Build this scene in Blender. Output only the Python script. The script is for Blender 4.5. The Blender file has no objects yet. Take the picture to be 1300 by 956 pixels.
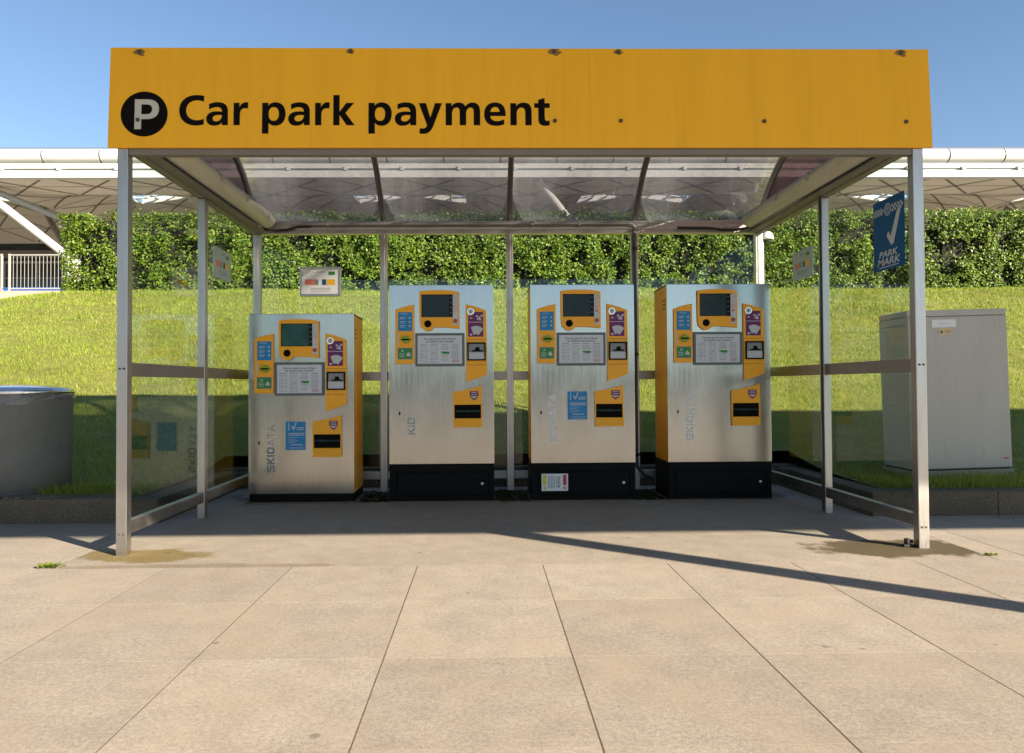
import bpy, bmesh, math, random
import numpy as np
from mathutils import Vector, Matrix

random.seed(7)
rng = np.random.default_rng(11)
S = bpy.context.scene
COL = S.collection
R = math.radians

# ------------------------------------------------------------------ helpers
class MB:
    """collects shapes, then links them as ONE mesh object"""
    def __init__(self):
        self.bm = bmesh.new()

    def poly(self, pts, mi=0):
        vs = [self.bm.verts.new(p) for p in pts]
        f = self.bm.faces.new(vs); f.material_index = mi
        return self

    def box(self, x0, x1, y0, y1, z0, z1, mi=0, mtx=None):
        c = [(x0,y0,z0),(x1,y0,z0),(x1,y1,z0),(x0,y1,z0),(x0,y0,z1),(x1,y0,z1),(x1,y1,z1),(x0,y1,z1)]
        if mtx is not None: c = [mtx @ Vector(p) for p in c]
        v = [self.bm.verts.new(p) for p in c]
        for q in ((3,2,1,0),(4,5,6,7),(0,1,5,4),(1,2,6,5),(2,3,7,6),(3,0,4,7)):
            f = self.bm.faces.new([v[i] for i in q]); f.material_index = mi
        return self

    def plate(self, pts, y0, y1, mi=0):
        """outline in (x, z), from y0 (front, smaller) to y1"""
        a = [self.bm.verts.new((x, y0, z)) for x, z in pts]
        b = [self.bm.verts.new((x, y1, z)) for x, z in pts]
        n = len(pts)
        fs = [self.bm.faces.new(a), self.bm.faces.new(list(reversed(b)))]
        for i in range(n):
            fs.append(self.bm.faces.new([a[(i+1) % n], a[i], b[i], b[(i+1) % n]]))
        for f in fs: f.material_index = mi
        bmesh.ops.recalc_face_normals(self.bm, faces=fs)
        return self

    def tube(self, pts, r, n=12, mi=0, cap=True):
        pts = [Vector(p) for p in pts]
        rr = r if isinstance(r, (list, tuple)) else [r]*len(pts)
        rings = []
        up = None
        for i, p in enumerate(pts):
            d = (pts[min(i+1, len(pts)-1)] - pts[max(i-1, 0)]).normalized()
            if up is None:
                up = d.orthogonal().normalized()
            up = (up - d*up.dot(d)).normalized()
            s = d.cross(up)
            rings.append([self.bm.verts.new(p + (up*math.cos(2*math.pi*k/n) + s*math.sin(2*math.pi*k/n))*rr[i]) for k in range(n)])
        for a, b in zip(rings, rings[1:]):
            for k in range(n):
                f = self.bm.faces.new([a[k], a[(k+1) % n], b[(k+1) % n], b[k]]); f.smooth = True; f.material_index = mi
        if cap:
            for ring in (list(reversed(rings[0])), rings[-1]):
                f = self.bm.faces.new([self.bm.verts.new(v.co) for v in ring]); f.material_index = mi
        return self

    def lathe(self, prof, n=48, c=(0,0,0), mi=0):
        rings = []
        for r, z in prof:
            rings.append([self.bm.verts.new((c[0]+r*math.cos(2*math.pi*k/n), c[1]+r*math.sin(2*math.pi*k/n), c[2]+z)) for k in range(n)])
        for a, b in zip(rings, rings[1:]):
            for k in range(n):
                f = self.bm.faces.new([a[k], a[(k+1) % n], b[(k+1) % n], b[k]]); f.smooth = True; f.material_index = mi
        if prof[0][0] > 1e-4: self.bm.faces.new(list(reversed(rings[0]))).material_index = mi
        if prof[-1][0] > 1e-4: self.bm.faces.new(rings[-1]).material_index = mi
        return self

    def disc(self, x, z, r, y0, y1, n=28, mi=0):
        return self.plate([(x+r*math.cos(2*math.pi*k/n), z+r*math.sin(2*math.pi*k/n)) for k in range(n)], y0, y1, mi)

    def rect(self, x0, x1, z0, z1, y0, y1, mi=0):
        return self.box(x0, x1, y0, y1, z0, z1, mi)

    def mesh(self, me, mtx=None, mi=0):
        n0 = len(self.bm.verts); f0 = len(self.bm.faces)
        self.bm.from_mesh(me)
        self.bm.verts.ensure_lookup_table(); self.bm.faces.ensure_lookup_table()
        if mtx is not None:
            bmesh.ops.transform(self.bm, matrix=mtx, verts=self.bm.verts[n0:])
        for f in self.bm.faces[f0:]: f.material_index = mi
        return self

    def build(self, name, mats, parent=None, bevel=0.0, seg=2, loc=None):
        bm = self.bm
        if bevel > 0:
            bmesh.ops.remove_doubles(bm, verts=bm.verts, dist=1e-6)
            es = [e for e in bm.edges if len(e.link_faces) == 2 and e.calc_face_angle(0) > 0.6]
            bmesh.ops.bevel(bm, geom=es, offset=bevel, segments=seg, affect='EDGES', profile=0.6, clamp_overlap=True)
        me = bpy.data.meshes.new(name)
        bm.to_mesh(me); bm.free()
        for m in (mats if isinstance(mats, (list, tuple)) else [mats]): me.materials.append(m)
        o = bpy.data.objects.new(name, me); COL.objects.link(o)
        if parent is not None: o.parent = parent
        if loc is not None: o.location = loc
        return o

def tag(o, label=None, cat=None, group=None, kind=None):
    if label: o['label'] = label
    if cat: o['category'] = cat
    if group: o['group'] = group
    if kind: o['kind'] = kind
    return o

def thing(name, label, cat, loc=(0,0,0), rz=0.0, group=None):
    o = bpy.data.objects.new(name, None); o.empty_display_size = 0.2
    COL.objects.link(o); o.location = loc; o.rotation_euler = (0, 0, rz)
    return tag(o, label, cat, group)

def np_mesh(name, verts, faces, k, mats, parent=None, smooth=False):
    me = bpy.data.meshes.new(name)
    nf = len(faces)
    me.vertices.add(len(verts)); me.vertices.foreach_set('co', np.ascontiguousarray(verts, dtype=np.float32).ravel())
    me.loops.add(nf*k); me.loops.foreach_set('vertex_index', np.ascontiguousarray(faces, dtype=np.int32).ravel())
    me.polygons.add(nf)
    me.polygons.foreach_set('loop_start', np.arange(0, nf*k, k, dtype=np.int32))
    me.polygons.foreach_set('loop_total', np.full(nf, k, dtype=np.int32))
    if smooth: me.polygons.foreach_set('use_smooth', np.ones(nf, dtype=bool))
    me.update(calc_edges=True); me.validate()
    for m in (mats if isinstance(mats, (list, tuple)) else [mats]): me.materials.append(m)
    o = bpy.data.objects.new(name, me); COL.objects.link(o)
    if parent is not None: o.parent = parent
    return o

def _curve_to_mesh(cu):
    o = bpy.data.objects.new('tmp', cu); COL.objects.link(o)
    dg = bpy.context.evaluated_depsgraph_get()
    me = bpy.data.meshes.new_from_object(o.evaluated_get(dg))
    bpy.data.objects.remove(o); bpy.data.curves.remove(cu)
    return me

UP = Matrix.Rotation(R(90), 4, 'X')      # flat outline (x, y) stood upright as (x, z), front to -y

def shape_mesh(contours, depth):
    """closed outlines (x, z), holes by even-odd, extruded; centred on y = 0"""
    cu = bpy.data.curves.new('tmp', 'CURVE'); cu.dimensions = '2D'; cu.fill_mode = 'BOTH'; cu.extrude = depth/2
    for c in contours:
        s = cu.splines.new('POLY'); s.points.add(len(c)-1)
        for p, q in zip(s.points, c): p.co = (q[0], q[1], 0, 1)
        s.use_cyclic_u = True
    me = _curve_to_mesh(cu); me.transform(UP); return me

def text_mesh(body, size, depth=0.001, off=0.0, align='LEFT', sp=1.0, shear=0.0):
    cu = bpy.data.curves.new('tmp', 'FONT'); cu.body = body; cu.size = size; cu.extrude = depth/2
    cu.offset = off*size; cu.align_x = align; cu.space_character = sp; cu.shear = shear
    cu.resolution_u = 3
    me = _curve_to_mesh(cu); me.transform(UP); return me

def T(x, y, z): return Matrix.Translation((x, y, z))

# vectorised value noise
_perm = rng.random((64, 64, 64)).astype(np.float32)
def vnoise(x, y, z=0.0):
    x = np.asarray(x, dtype=np.float64); y = np.asarray(y, dtype=np.float64); z = np.zeros_like(x)+z
    xi, yi, zi = np.floor(x).astype(int), np.floor(y).astype(int), np.floor(z).astype(int)
    fx, fy, fz = x-xi, y-yi, z-zi
    fx, fy, fz = [f*f*(3-2*f) for f in (fx, fy, fz)]
    def g(a, b, c): return _perm[(xi+a) % 64, (yi+b) % 64, (zi+c) % 64]
    l = lambda a, b, t: a+(b-a)*t
    return l(l(l(g(0,0,0), g(1,0,0), fx), l(g(0,1,0), g(1,1,0), fx), fy),
             l(l(g(0,0,1), g(1,0,1), fx), l(g(0,1,1), g(1,1,1), fx), fy), fz)
def fbm(x, y, z=0.0, o=3):
    r = 0; a = .5; f = 1.0; t = 0
    for _ in range(o):
        r = r+a*vnoise(np.asarray(x)*f+17.3, np.asarray(y)*f+5.1, np.asarray(z)*f+9.7); t += a; a *= .5; f *= 2.03
    return r/t

# ------------------------------------------------------------------ materials
def newmat(name):
    m = bpy.data.materials.new(name); m.use_nodes = True
    nt = m.node_tree; nt.nodes.clear()
    out = nt.nodes.new('ShaderNodeOutputMaterial')
    return m, nt, out

def N(nt, t, **kw):
    n = nt.nodes.new('ShaderNode'+t)
    for k, v in kw.items(): setattr(n, k, v)
    return n

def coords(nt, scale=(1,1,1), kind='Object'):
    tc = N(nt, 'TexCoord'); mp = N(nt, 'Mapping'); mp.inputs['Scale'].default_value = scale
    nt.links.new(tc.outputs[kind], mp.inputs['Vector']); return mp.outputs['Vector']

def noise(nt, vec, scale, detail=4, rough=.6):
    n = N(nt, 'TexNoise'); n.inputs['Scale'].default_value = scale; n.inputs['Detail'].default_value = detail
    n.inputs['Roughness'].default_value = rough; nt.links.new(vec, n.inputs['Vector']); return n.outputs['Fac']

def ramp(nt, fac, stops):
    r = N(nt, 'ValToRGB'); e = r.color_ramp.elements
    while len(e) < len(stops): e.new(.5)
    for el, (p, c) in zip(e, stops):
        el.position = p; el.color = (c, c, c, 1) if isinstance(c, (int, float)) else (*c, 1)
    nt.links.new(fac, r.inputs['Fac']); return r.outputs['Color']

def mixc(nt, a, b, fac=1.0, mode='MULTIPLY'):
    m = N(nt, 'Mix', data_type='RGBA', blend_type=mode)
    for sock, v in ((m.inputs[0], fac), (m.inputs[6], a), (m.inputs[7], b)):
        if hasattr(v, 'is_output'): nt.links.new(v, sock)
        elif isinstance(v, (int, float)): sock.default_value = v
        else: sock.default_value = (*v, 1)
    return m.outputs[2]

def bump(nt, h, strength, dist=.01):
    b = N(nt, 'Bump'); b.inputs['Strength'].default_value = strength; b.inputs['Distance'].default_value = dist
    nt.links.new(h, b.inputs['Height']); return b.outputs['Normal']

def M(name, col, rough=.5, metal=0.0, var=.12, vscale=6.0, stretch=(1,1,1), dirt=0.0, bmp=0.0, bscale=80.0, spec=.5, coat=0.0):
    """surface with brightness variation, uneven gloss and optional grime patches and grain"""
    m, nt, out = newmat(name)
    p = N(nt, 'BsdfPrincipled'); nt.links.new(p.outputs[0], out.inputs[0])
    v = coords(nt, stretch)
    n1 = noise(nt, v, vscale)
    c = mixc(nt, col, ramp(nt, n1, [(.25, 1-var), (.75, 1+var*.6)]))
    if dirt:
        n2 = noise(nt, v, vscale*2.7, 6, .7)
        c = mixc(nt, c, ramp(nt, n2, [(.52, 1), (.72, 1-dirt)]))
    nt.links.new(c, p.inputs['Base Color'])
    n3 = noise(nt, v, vscale*4, 3)
    nt.links.new(ramp(nt, n3, [(.3, max(0, rough-.06)), (.7, min(1, rough+.06))]), p.inputs['Roughness'])
    p.inputs['Metallic'].default_value = metal
    p.inputs['Specular IOR Level'].default_value = spec
    p.inputs['Coat Weight'].default_value = coat
    if bmp:
        nt.links.new(bump(nt, noise(nt, coords(nt), bscale, 5, .7), bmp), p.inputs['Normal'])
    return m

def flat(name, col, rough=.45, spec=.4):
    return M(name, col, rough, var=.04, vscale=20, spec=spec)

def glass_mat(name, tint, gl=1.0, rough=0.0, ior=1.45, haze=0.0, hazecol=(.7,.7,.72)):
    m, nt, out = newmat(name)
    tr = N(nt, 'BsdfTransparent'); tr.inputs[0].default_value = (*tint, 1)
    g = N(nt, 'BsdfGlossy'); g.inputs['Roughness'].default_value = rough
    g.inputs[0].default_value = (gl, gl, gl, 1)
    # Schlick reflectance, the same from either face of the sheet
    lw = N(nt, 'LayerWeight'); lw.inputs[0].default_value = .5
    pw = N(nt, 'Math', operation='POWER'); nt.links.new(lw.outputs['Facing'], pw.inputs[0]); pw.inputs[1].default_value = 5
    f0 = ((ior-1)/(ior+1))**2
    ma = N(nt, 'Math', operation='MULTIPLY_ADD'); nt.links.new(pw.outputs[0], ma.inputs[0]); ma.inputs[1].default_value = 1-f0; ma.inputs[2].default_value = f0
    mx = N(nt, 'MixShader'); nt.links.new(ma.outputs[0], mx.inputs[0])
    body = tr.outputs[0]
    if haze:
        df = N(nt, 'BsdfDiffuse'); df.inputs[0].default_value = (*hazecol, 1)
        tl = N(nt, 'BsdfTranslucent'); tl.inputs[0].default_value = (*hazecol, 1)
        ad = N(nt, 'MixShader'); ad.inputs[0].default_value = .5
        nt.links.new(df.outputs[0], ad.inputs[1]); nt.links.new(tl.outputs[0], ad.inputs[2])
        hz = N(nt, 'MixShader')
        v = coords(nt, (6, 1, 1))
        nt.links.new(ramp(nt, noise(nt, v, 1.5, 5, .65), [(.3, haze*.5), (.75, haze*1.6)]), hz.inputs[0])
        nt.links.new(tr.outputs[0], hz.inputs[1]); nt.links.new(ad.outputs[0], hz.inputs[2])
        body = hz.outputs[0]
    nt.links.new(body, mx.inputs[1]); nt.links.new(g.outputs[0], mx.inputs[2])
    nt.links.new(mx.outputs[0], out.inputs[0])
    return m

def leaf_mat(name, ca, cb, cc, transl=.35, rough=.45, spec=.35):
    m, nt, out = newmat(name)
    gi = N(nt, 'NewGeometry')
    c = ramp(nt, gi.outputs['Random Per Island'], [(0, ca), (.55, cb), (1, cc)])
    n1 = noise(nt, coords(nt), .9, 3)
    c = mixc(nt, c, ramp(nt, n1, [(.3, .78), (.7, 1.18)]))
    p = N(nt, 'BsdfPrincipled'); p.inputs['Roughness'].default_value = rough; p.inputs['Specular IOR Level'].default_value = spec
    t = N(nt, 'BsdfTranslucent')
    nt.links.new(c, p.inputs['Base Color']); nt.links.new(c, t.inputs[0])
    mx = N(nt, 'MixShader'); mx.inputs[0].default_value = transl
    nt.links.new(p.outputs[0], mx.inputs[1]); nt.links.new(t.outputs[0], mx.inputs[2])
    nt.links.new(mx.outputs[0], out.inputs[0])
    return m

def steel_mat(name):
    m, nt, out = newmat(name)
    p = N(nt, 'BsdfPrincipled'); nt.links.new(p.outputs[0], out.inputs[0])
    p.inputs['Metallic'].default_value = 1
    v = coords(nt, (38, 38, .8)); br = noise(nt, v, 3.0, 6, .75)
    sm = noise(nt, coords(nt, (1, 1, .55)), 4.5, 5, .65)
    c = mixc(nt, (.46, .455, .44), ramp(nt, br, [(.25, .82), (.75, 1.12)]))
    c = mixc(nt, c, ramp(nt, sm, [(.33, .88), (.7, 1.05)]))
    nt.links.new(c, p.inputs['Base Color'])
    rr = mixc(nt, ramp(nt, br, [(.3, .13), (.7, .21)]), ramp(nt, sm, [(.3, .85), (.7, 1.15)]))
    nt.links.new(rr, p.inputs['Roughness'])
    nt.links.new(bump(nt, br, .05, .002), p.inputs['Normal'])
    return m

def concrete_mat(name, col, stains=(), grain=.16, island=0.0, crack=False, warm=None):
    """stains: (x, y, rx, ry, colour, strength)"""
    m, nt, out = newmat(name)
    p = N(nt, 'BsdfPrincipled'); nt.links.new(p.outputs[0], out.inputs[0])
    v = coords(nt)
    fine = noise(nt, v, 170, 6, .75); mid = noise(nt, v, 7, 6, .65); big = noise(nt, v, .9, 4, .6)
    c = mixc(nt, col, ramp(nt, fine, [(.34, 1-grain*2.2), (.5, 1), (.66, 1+grain)]))
    c = mixc(nt, c, ramp(nt, noise(nt, v, 62, 4, .8), [(.36, 1-grain*1.3), (.5, 1), (.64, 1+grain*1.0)]))
    c = mixc(nt, c, ramp(nt, mid, [(.3, .86), (.7, 1.07)]))
    c = mixc(nt, c, ramp(nt, big, [(.3, .90), (.7, 1.05)]))
    if warm:
        c = mixc(nt, c, warm, ramp(nt, noise(nt, v, 2.3, 4), [(.45, 0), (.7, .6)]), 'MIX')
    # small dark spots (old gum, grit)
    vo = N(nt, 'TexVoronoi'); vo.inputs['Scale'].default_value = 3.1; nt.links.new(v, vo.inputs['Vector'])
    c = mixc(nt, c, ramp(nt, vo.outputs['Distance'], [(.035, .62), (.055, 1)]))
    if island:
        gi = N(nt, 'NewGeometry')
        c = mixc(nt, c, ramp(nt, gi.outputs['Random Per Island'], [(0, 1-island), (1, 1+island)]))
    sep = N(nt, 'SeparateXYZ'); nt.links.new(v, sep.inputs[0])
    nz = noise(nt, v, 5, 6, .65)
    for (sx, sy, rx, ry, sc, st) in stains:
        def mth(op, a, b=None):
            q = N(nt, 'Math', operation=op)
            for s, val in zip(q.inputs, (a, b)):
                if val is None: continue
                if hasattr(val, 'is_output'): nt.links.new(val, s)
                else: s.default_value = val
            return q.outputs[0]
        dx = mth('DIVIDE', mth('SUBTRACT', sep.outputs[0], sx), rx)
        dy = mth('DIVIDE', mth('SUBTRACT', sep.outputs[1], sy), ry)
        d = mth('SQRT', mth('ADD', mth('MULTIPLY', dx, dx), mth('MULTIPLY', dy, dy)))
        d = mth('ADD', d, mth('MULTIPLY', mth('SUBTRACT', nz, .5), 1.5))
        mask = ramp(nt, d, [(.78, st), (.98, 0)])
        c = mixc(nt, c, mixc(nt, c, sc), mask, 'MIX')
    nt.links.new(c, p.inputs['Base Color'])
    p.inputs['Roughness'].default_value = .85; p.inputs['Specular IOR Level'].default_value = .25
    nt.links.new(bump(nt, fine, .35, .004), p.inputs['Normal'])
    return m

m_alu = M('brushed_aluminium', (.54,.51,.485), .36, 1.0, var=.08, vscale=3, stretch=(8,8,1), dirt=.10, bmp=.02)
m_rail = M('dull_aluminium_rail', (.42,.395,.37), .42, 1.0, var=.1, vscale=3, dirt=.15)
m_beamgrey = M('grey_brown_beam_shade', (.20,.185,.165), .5, .2, var=.1)  # shade under the sign put into the front beam's colour; side beams share it
m_steel = steel_mat('brushed_stainless_steel')
m_chrome = M('polished_steel', (.72,.73,.75), .12, 1.0, var=.05)
m_orange = M('orange_powder_coat', (.95,.415,.009), .38, var=.05, vscale=3, dirt=.05, spec=.4)
m_sign = M('yellow_sign_paint', (.97,.485,.024), .5, var=.06, vscale=1.9, stretch=(3.2,1,.22), dirt=.09, spec=.2)
m_black = M('black_vinyl', (.006,.005,.004), .75, var=.1, spec=.08)
m_plinth = M('black_painted_plinth', (.006,.006,.0065), .55, var=.25, vscale=8, dirt=.2, spec=.10)
m_letterwhite = M('sign_white_vinyl', (.56,.54,.47), .5, var=.10, vscale=9, dirt=.15)
m_signdk = M('dark_sign_joint', (.62,.30,.02), .6)  # darker tone of the sign colour for the panel seam
m_bolt = M('rusty_bolt_head', (.10,.085,.065), .7, .4, var=.4, vscale=60)
m_stain = M('rust_stain', (.30,.16,.03), .7, var=.35, vscale=40)
m_lid = M('dark_lid', (.10,.105,.11), .45, var=.1)
m_screen = M('screen_glass', (.008,.010,.012), .2, var=.15, vscale=4, spec=.12)
m_screen_in = M('screen_panel', (.024,.044,.050), .25, var=.3, vscale=3.5, spec=.16)
m_screen_glare = M('teal_screen_glare', (.03,.11,.10), .22, var=.6, vscale=5, spec=.2)  # greenish reflection painted into the display colour
m_grey_strip = flat('grey_button_strip', (.55,.57,.60))
m_red = flat('red_button', (.62,.05,.04))
m_ora_mark = flat('orange_mark', (.90,.33,.06))
m_blue = flat('blue_vinyl', (.012,.22,.50))
m_bluedk = flat('deep_blue_vinyl', (.006,.085,.235), .5, .2)
m_purple = flat('purple_vinyl', (.135,.014,.12))
m_green = flat('green_vinyl', (.03,.23,.05))
m_lime = flat('lime_plastic', (.25,.36,.02))
m_white = flat('white_vinyl', (.78,.78,.78))
m_offwhite = flat('offwhite_print', (.52,.53,.55))
m_frame_grey = M('slate_grey_frame', (.105,.125,.14), .45, var=.06)
m_midgrey = flat('mid_grey_plastic', (.23,.25,.275))
m_ltgrey = flat('light_grey_plastic', (.50,.53,.56))
m_text = flat('dark_print', (.06,.06,.07))
m_textlt = flat('grey_print', (.20,.20,.22))
m_redprint = flat('pale_red_print', (.65,.28,.25))
m_yellow = flat('yellow_print', (.75,.62,.02))
m_redpanel = flat('red_print', (.55,.05,.06))
m_etch_dk = M('dark_steel_lettering', (.25,.255,.26), .5, 0, var=.2, vscale=30)
m_etch_lt = M('pale_steel_lettering', (.74,.75,.76), .6, 0, var=.15, vscale=30)
m_etch_fade = M('faded_steel_lettering', (.47,.465,.45), .6, 0, var=.35, vscale=30)
m_cable = M('black_cable', (.012,.012,.012), .5, var=.2)
m_pipe = M('dark_grey_pipe', (.075,.07,.065), .45, .2, var=.1)
m_conduit = M('grey_conduit', (.26,.255,.25), .45, .4, var=.1)
m_diffuser = M('cream_diffuser', (.60,.57,.48), .35, var=.14, vscale=5, stretch=(1,.4,1), dirt=.18)
m_lampbase = M('grey_lamp_body', (.42,.41,.38), .45, var=.1)
m_bin = M('charcoal_bin_paint', (.165,.165,.153), .62, 0, var=.14, vscale=4, dirt=.2, spec=.3)
m_cab = M('grey_green_cabinet_paint', (.49,.458,.395), .5, var=.08, vscale=3, stretch=(2.5,1,.35), dirt=.12)
m_glass = glass_mat('toughened_glass', (.91,.945,.93), .80, 0, 1.38)
m_roof = glass_mat('tinted_acrylic', (.60,.59,.595), .9, .05, 1.48, haze=.18, hazecol=(.50,.54,.62))
m_gable = glass_mat('brown_tinted_acrylic', (.27,.20,.215), .8, .06, 1.5, haze=.14, hazecol=(.20,.16,.19))
m_bag = glass_mat('plastic_bag_film', (.80,.80,.82), .9, .15, 1.45, haze=.30, hazecol=(.75,.75,.78))
m_winglass = M('dark_building_glass', (.018,.024,.026), .06, var=.3, vscale=.3, spec=.6)
m_whitepaint = M('white_painted_steel', (.78,.78,.77), .4, var=.05, vscale=.5, dirt=.05)
m_roofwhite = M('white_roof_metal', (.56,.56,.54), .4, var=.06, vscale=.4, dirt=.06)
m_bandshade = M('pale_blue_grey_metal', (.34,.37,.39), .4, .3, var=.05)
m_dark = M('dark_recess', (.03,.03,.03), .7)
m_soffit = M('soffit_panel_beige', (.62,.57,.47), .7, var=.05, vscale=.2)
m_soffit_rib = M('soffit_joint', (.16,.145,.12), .7)
m_beam = M('brown_grey_beam', (.15,.125,.11), .5)
m_railpaint = M('pale_grey_railing_paint', (.34,.34,.315), .45, var=.05)
m_bluepanel = M('blue_hoarding', (.02,.075,.28), .4, var=.2, vscale=.8)
m_wall = concrete_mat('weathered_wall_concrete', (.42,.36,.29), grain=.1)
m_kerb = concrete_mat('aged_aggregate_kerb', (.155,.125,.09), grain=.34, warm=(.085,.080,.045))
m_pave = concrete_mat('paving_slab_concrete', (.348,.304,.251), grain=.17, island=.07, warm=(.375,.298,.226))
m_joint = M('dark_joint_filling', (.13,.095,.065), .9, var=.3, vscale=10)
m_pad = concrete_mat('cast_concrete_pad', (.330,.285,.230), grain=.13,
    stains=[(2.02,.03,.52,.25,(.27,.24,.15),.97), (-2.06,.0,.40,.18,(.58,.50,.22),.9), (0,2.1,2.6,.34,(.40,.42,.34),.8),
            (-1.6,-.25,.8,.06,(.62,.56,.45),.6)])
m_soil = M('short_turf_base', (.17,.175,.026), .95, var=.35, vscale=5, dirt=.35, bmp=.6, bscale=40)
m_terrace = M('forecourt_paving', (.30,.28,.25), .9, var=.1, vscale=1)
m_blade = leaf_mat('grass_blade', (.15,.235,.022), (.27,.345,.042), (.44,.44,.105), .42, .5, .25)
m_leaf = leaf_mat('hedge_leaf', (.04,.088,.010), (.11,.19,.018), (.27,.33,.04), .30, .42, .35)
m_hedgecore = M('hedge_shade_twigs', (.010,.011,.006), .95, var=.5, vscale=6)  # near-black twig core, painting in the shade between the leaves
m_weed = leaf_mat('weed_leaf', (.10,.16,.015), (.17,.24,.02), (.25,.28,.04), .3)
m_moss = leaf_mat('moss_clump', (.030,.040,.010), (.045,.052,.014), (.07,.06,.03), .1, .9, .1)
m_canopy = M('canopy_paint', (.38,.38,.37), .6)

# ------------------------------------------------------------------ world, sun, camera
SUN_EL = 22.7
TRAV = Vector((-.777, .629, 0)).normalized()          # direction the light travels over the ground
w = bpy.data.worlds.new('World'); S.world = w; w.use_nodes = True
nt = w.node_tree; bg = nt.nodes['Background']
sky = nt.nodes.new('ShaderNodeTexSky'); sky.sky_type = 'NISHITA'; sky.sun_disc = False
sky.sun_elevation = R(SUN_EL); sky.sun_rotation = math.atan2(-TRAV.x, -TRAV.y)
sky.altitude = 60; sky.air_density = 1.0; sky.dust_density = .12; sky.ozone_density = 2.6
nt.links.new(sky.outputs[0], bg.inputs[0]); bg.inputs[1].default_value = .058
su = bpy.data.lights.new('sun', 'SUN'); su.energy = 5.0; su.angle = R(.4); su.color = (1.0, .87, .69)
so = bpy.data.objects.new('sun', su); COL.objects.link(so)
ld = (TRAV*math.cos(R(SUN_EL)) + Vector((0, 0, -math.sin(R(SUN_EL))))).normalized()
so.rotation_euler = ld.to_track_quat('-Z', 'Y').to_euler(); so.location = (8, -8, 9)

cam = bpy.data.cameras.new('camera'); co = bpy.data.objects.new('camera', cam); COL.objects.link(co); S.camera = co
co.location = (-.2229, -4.0871, .9)
yaw, pitch, roll = .0177, .0201, .0057
co.rotation_euler = (Matrix.Rotation(-yaw, 4, 'Z') @ Matrix.Rotation(R(90)+pitch, 4, 'X') @ Matrix.Rotation(-roll, 4, 'Z')).to_euler()
cam.sensor_width = 36; cam.lens = 960/1300*36
cam.shift_x = 18.33/1300; cam.shift_y = -8.22/1300
cam.clip_start = .05; cam.clip_end = 3000
S.view_settings.view_transform = 'Standard'; S.view_settings.look = 'None'; S.view_settings.gamma = 1
S.view_settings.exposure = 1.66
S.cycles.use_denoising = True
S.cycles.transparent_max_bounces = 24; S.cycles.max_bounces = 10

# ------------------------------------------------------------------ ground, paving, kerb, terrain
def ground_h(x, y):
    x = np.asarray(x, float); y = np.asarray(y, float)
    t = y-2.45
    z = .16 + .285*.35*np.log1p(np.exp(np.clip(t/.35, -30, 30)))
    zc = 3.36
    z = zc - .25*np.log1p(np.exp(np.clip((zc-z)/.25, -30, 30)))          # eases off to the crest
    k = np.clip((-9.2-x)/3.2, 0, 1); k = k*k*(3-2*k)
    z = z - .42*k*np.clip((y-7)/6, 0, 1)
    z = z + np.clip(.05+.05*(x < 0), 0, 1)*(fbm(x*.7, y*.7)-.5)*np.clip(t, 0, 1)*2 + .03*(fbm(x*2.5, y*2.5)-.5)*np.clip(t, 0, 1)
    return z

m_road = M('pale_worn_road', (.235,.215,.185), .92, var=.12, vscale=.6, dirt=.1, bmp=.2, bscale=90)
tag(MB().poly([(-700,-700,-.035),(700,-700,-.035),(700,900,-.035),(-700,900,-.035)]).build('ground', m_road), kind='structure')

pv = MB()
xs = [.065+.6255*k for k in range(-18, 19)]
ys = [-.28, -.905, -1.565] + [-1.565-.63*k for k in range(1, 11)]
def slab(x0, x1, y0, y1):
    g = .0022+random.random()*.0012; h = .0012
    dz = random.random()*.0002
    pv.box(x0+g, x1-g, y0+h, y1-h, -.03, dz)
for i in range(len(xs)-1):
    for a, b in zip(ys, ys[1:]): slab(xs[i], xs[i+1], b, a)
for i in range(len(xs)-1):
    x0, x1 = xs[i], xs[i+1]
    if x1 < -2.3 or x0 > 2.3:
        if x1 < -2.3: x1 = min(x1, -2.385)
        if x0 > 2.3: x0 = max(x0, 2.385)
        if x0 < -2.385 < x1: x1 = -2.385
        for a, b in ((.365, -.28), (.998, .365)): slab(x0, x1, b, a)
# the strips left over beside the pad
slab(-2.437, -2.385, -.28, .365); slab(2.385, 2.567, -.28, .365); slab(2.385, 2.567, .365, .998); slab(-2.437, -2.385, .365, .998)
tag(pv.build('pavement', m_pave), kind='structure')
tag(MB().box(xs[0], xs[-1], ys[-1], .998, -.034, -.0007).build('path', m_joint), kind='structure')
pad = MB()
pad.box(-2.382, 2.382, -.2765, 2.64, -.03, .0)
tag(pad.build('floor', m_pad), kind='structure')

kb = MB()
def kerb_run(a, b, axis, c0, c1, z1, step=.92):
    t = a
    while t < b-1e-3:
        u = min(b, t+step)
        j = .0015
        if axis == 'x': kb.box(t+j, u-j, c0, c1, -.02, z1+(random.random()-.5)*.004)
        else: kb.box(c0, c1, t+j, u-j, -.02, z1+(random.random()-.5)*.004)
        t = u
kerb_run(-16.2, -2.40, 'x', 1.0, 1.17, .16, 3.4); kerb_run(2.40, 16.2, 'x', 1.0, 1.17, .16, .86)
kerb_run(1.175, 2.65, 'y', -2.57, -2.40, .158); kerb_run(1.175, 2.65, 'y', 2.40, 2.57, .158)
kerb_run(-2.57, 2.57, 'x', 2.655, 2.80, .175)
tag(kb.build('kerb', m_kerb, bevel=.007), kind='structure')

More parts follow.
